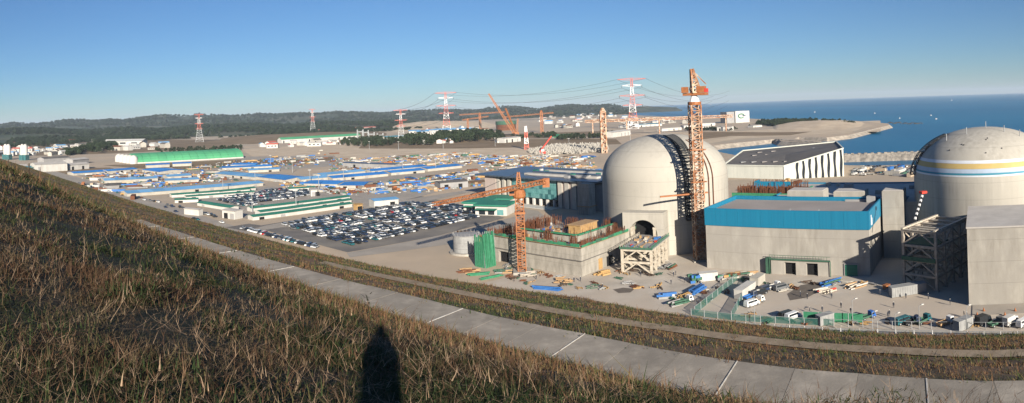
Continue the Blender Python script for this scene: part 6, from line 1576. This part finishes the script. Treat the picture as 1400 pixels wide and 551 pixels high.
# wooden stakes on the left shoulder of the hill
for i, (px, py) in enumerate(((12, 246), (40, 258))):
    a = ray(px, py); rr = (60, 48)[i]; q = math.hypot(a[0], a[1]); x, y = a[0] / q * rr, a[1] / q * rr; s, t = to_st(x, y)
    o = put('wooden_stake', None, None, (x, y, hill_z(s, t) - .1)); tag(o, ('weathered stake near the left edge of the grassy shoulder', 'weathered stake on the grassy shoulder, the taller right one')[i], 'stake'); mb = MB(); mb.bar((0, 0, 0), (.05, 0, 1.3 + .2 * i), .06); mb.build('post', 'bark', o)

# ================================================================ PEOPLE
def skin_body(name, joints, edges, root):
    me = bpy.data.meshes.new(name); me.from_pydata([j[0] for j in joints], edges, []); o = bpy.data.objects.new(name, me); C.objects.link(o)
    md = o.modifiers.new('skin', 'SKIN'); md.use_smooth_shade = True
    for i, j in enumerate(joints): v = me.skin_vertices[0].data[i]; v.radius = (j[1], j[1] if len(j) < 3 else j[2]); v.use_root = (i == root)
    sb_ = o.modifiers.new('sub', 'SUBSURF'); sb_.levels = 1; sb_.render_levels = 1
    bpy.context.view_layer.update(); dg = bpy.context.evaluated_depsgraph_get(); m2 = bpy.data.meshes.new_from_object(o.evaluated_get(dg)); m2.name = name
    bpy.data.objects.remove(o); return m2
def figure(arms):
    J = [((0, 0, .95), .17, .13), ((0, 0, 1.2), .17, .12), ((0, 0, 1.42), .19, .11), ((0, 0, 1.52), .065), ((0, .01, 1.64), .095, .11), ((0, .015, 1.72), .085, .095)]
    E_ = [(0, 1), (1, 2), (2, 3), (3, 4), (4, 5)]
    for s in (-1, 1):
        i = len(J); J += [((s * .1, 0, .86), .1), ((s * .12, .02, .48), .068), ((s * .13, -.02, .09), .05), ((s * .14, .14, .045), .045)]; E_ += [(0, i), (i, i + 1), (i + 1, i + 2), (i + 2, i + 3)]
        i = len(J); J += [((s * .21, 0, 1.42), .07)] + [((s * a[0], a[1], a[2]), r_) for a, r_ in zip(arms, (.048, .036, .04))]; E_ += [(2, i), (i, i + 1), (i + 1, i + 2), (i + 2, i + 3)]
    return skin_body('person', J, E_, 0)
stand = figure([(.27, .0, 1.14), (.28, .1, .9), (.28, .13, .8)]); stand.materials.append(M['cloth'])
shoot = figure([(.235, .1, 1.2), (.14, .22, 1.48), (.08, .26, 1.58)]); shoot.materials.append(M['cloth'])
def person(label, loc, rz, me, helmet='wallw', group=None):
    o = put('person', me, None, loc, rz); tag(o, label, 'person', group)
    mb = MB(); mb.lathe([(.125, 1.71), (.13, 1.75), (.1, 1.84), (.01, 1.87)], 12); mb.build('hard_hat', helmet, o)
    return o
CR = [('near the blue pipes', [(890, 384), (960, 376), (1000, 410), (940, 424)], 5), ('on the open pavement', [(1080, 400), (1200, 402), (1240, 425), (1120, 430)], 7), ('on the sand before the half-built block', [(690, 378), (790, 384), (840, 395), (760, 400)], 6), ('around the foot of the steel tower', [(1190, 396), (1230, 398), (1290, 415), (1220, 420)], 4)]
for zn, pl, num in CR:
    W_ = pxpoly(pl); xs = [p.x for p in W_]; ys = [p.y for p in W_]; k = 0
    while k < num:
        p = Vector((rnd.uniform(min(xs), max(xs)), rnd.uniform(min(ys), max(ys)), .06))
        if inside(p, W_): person('worker in dark clothes and white helmet ' + zn, p, rnd.uniform(0, 6), stand, 'wallw', 'workers ' + zn); k += 1
for x, y, lb in ((1150, 421, 'person in dark clothes walking alone in the middle of the pavement'), (1137, 408, 'person walking above the one alone on the pavement'), (1216, 432, 'person standing left below the grey container'), (1214, 434, 'person beside another one below the grey container'),
                 (1299, 417, 'person at the left corner of the big pale box'), (1322, 435, 'person at the kerb below the big pale box'), (1318, 433, 'second person at the kerb below the big pale box'), (1107, 428, 'person walking behind the tarpaulin fence'),
                 (921, 378, 'person near the foot of the hatch platform'), (924, 376, 'person walking beside another near the hatch platform'), (876, 378, 'person at the right leg of the hatch platform'), (979, 398, 'person standing right of the blue pipes'), (983, 397, 'person beside another right of the blue pipes')):
    person(lb, G(x, y, .06), rnd.uniform(0, 6), stand)
# the photographer, whose shadow falls on the slope: stands with the camera at the eye
ph = put('person', shoot, None, (0.03, -.30, hill_z(0, 0) + .0), 0); ph.rotation_euler = (0, 0, -ANTI); ph.scale = (.86, 1, 1)
tag(ph, 'photographer in dark clothes holding a camera to the eye on the hill', 'person')
ph.location.z = EYE - 1.63
mb = MB(); mb.lathe([(.09, 1.66), (.125, 1.72), (.125, 1.76), (.08, 1.83), (.01, 1.85)], 14); mb.build('hair', 'black', ph)
mb = MB(); mb.hexa([(-.2, -.12, .2), (.2, -.12, .2), (.2, .11, .2), (-.2, .11, .2), (-.24, -.12, 1.4), (.24, -.12, 1.4), (.24, .11, 1.4), (-.24, .11, 1.4)]); mb.build('coat', 'cloth', ph)
mb = MB(); mb.box(-.07, .07, .17, .23, 1.55, 1.65); mb.lathe([(.035, 1.6), (.035, 1.61)], 8, 0, (0, .2)); mb.build('camera_body', 'black', ph)

# ================================================================ AIR
hz = bpy.data.materials.new('haze'); hz.use_nodes = True; n = hz.node_tree.nodes; n.remove(n['Principled BSDF'])
pv = n.new('ShaderNodeVolumePrincipled'); pv.inputs['Color'].default_value = (.72, .85, 1.0, 1); pv.inputs['Density'].default_value = 4.6e-5; pv.inputs['Anisotropy'].default_value = 0.0
hz.node_tree.links.new(pv.outputs[0], n['Material Output'].inputs['Volume'])
mb = MB(); mb.box(-27500, 27500, -9000, 27500, -12, 300); o = mb.build('haze', hz); o['kind'] = 'stuff'; o['label'] = 'thin bluish haze over the whole coast'; o['category'] = 'haze'
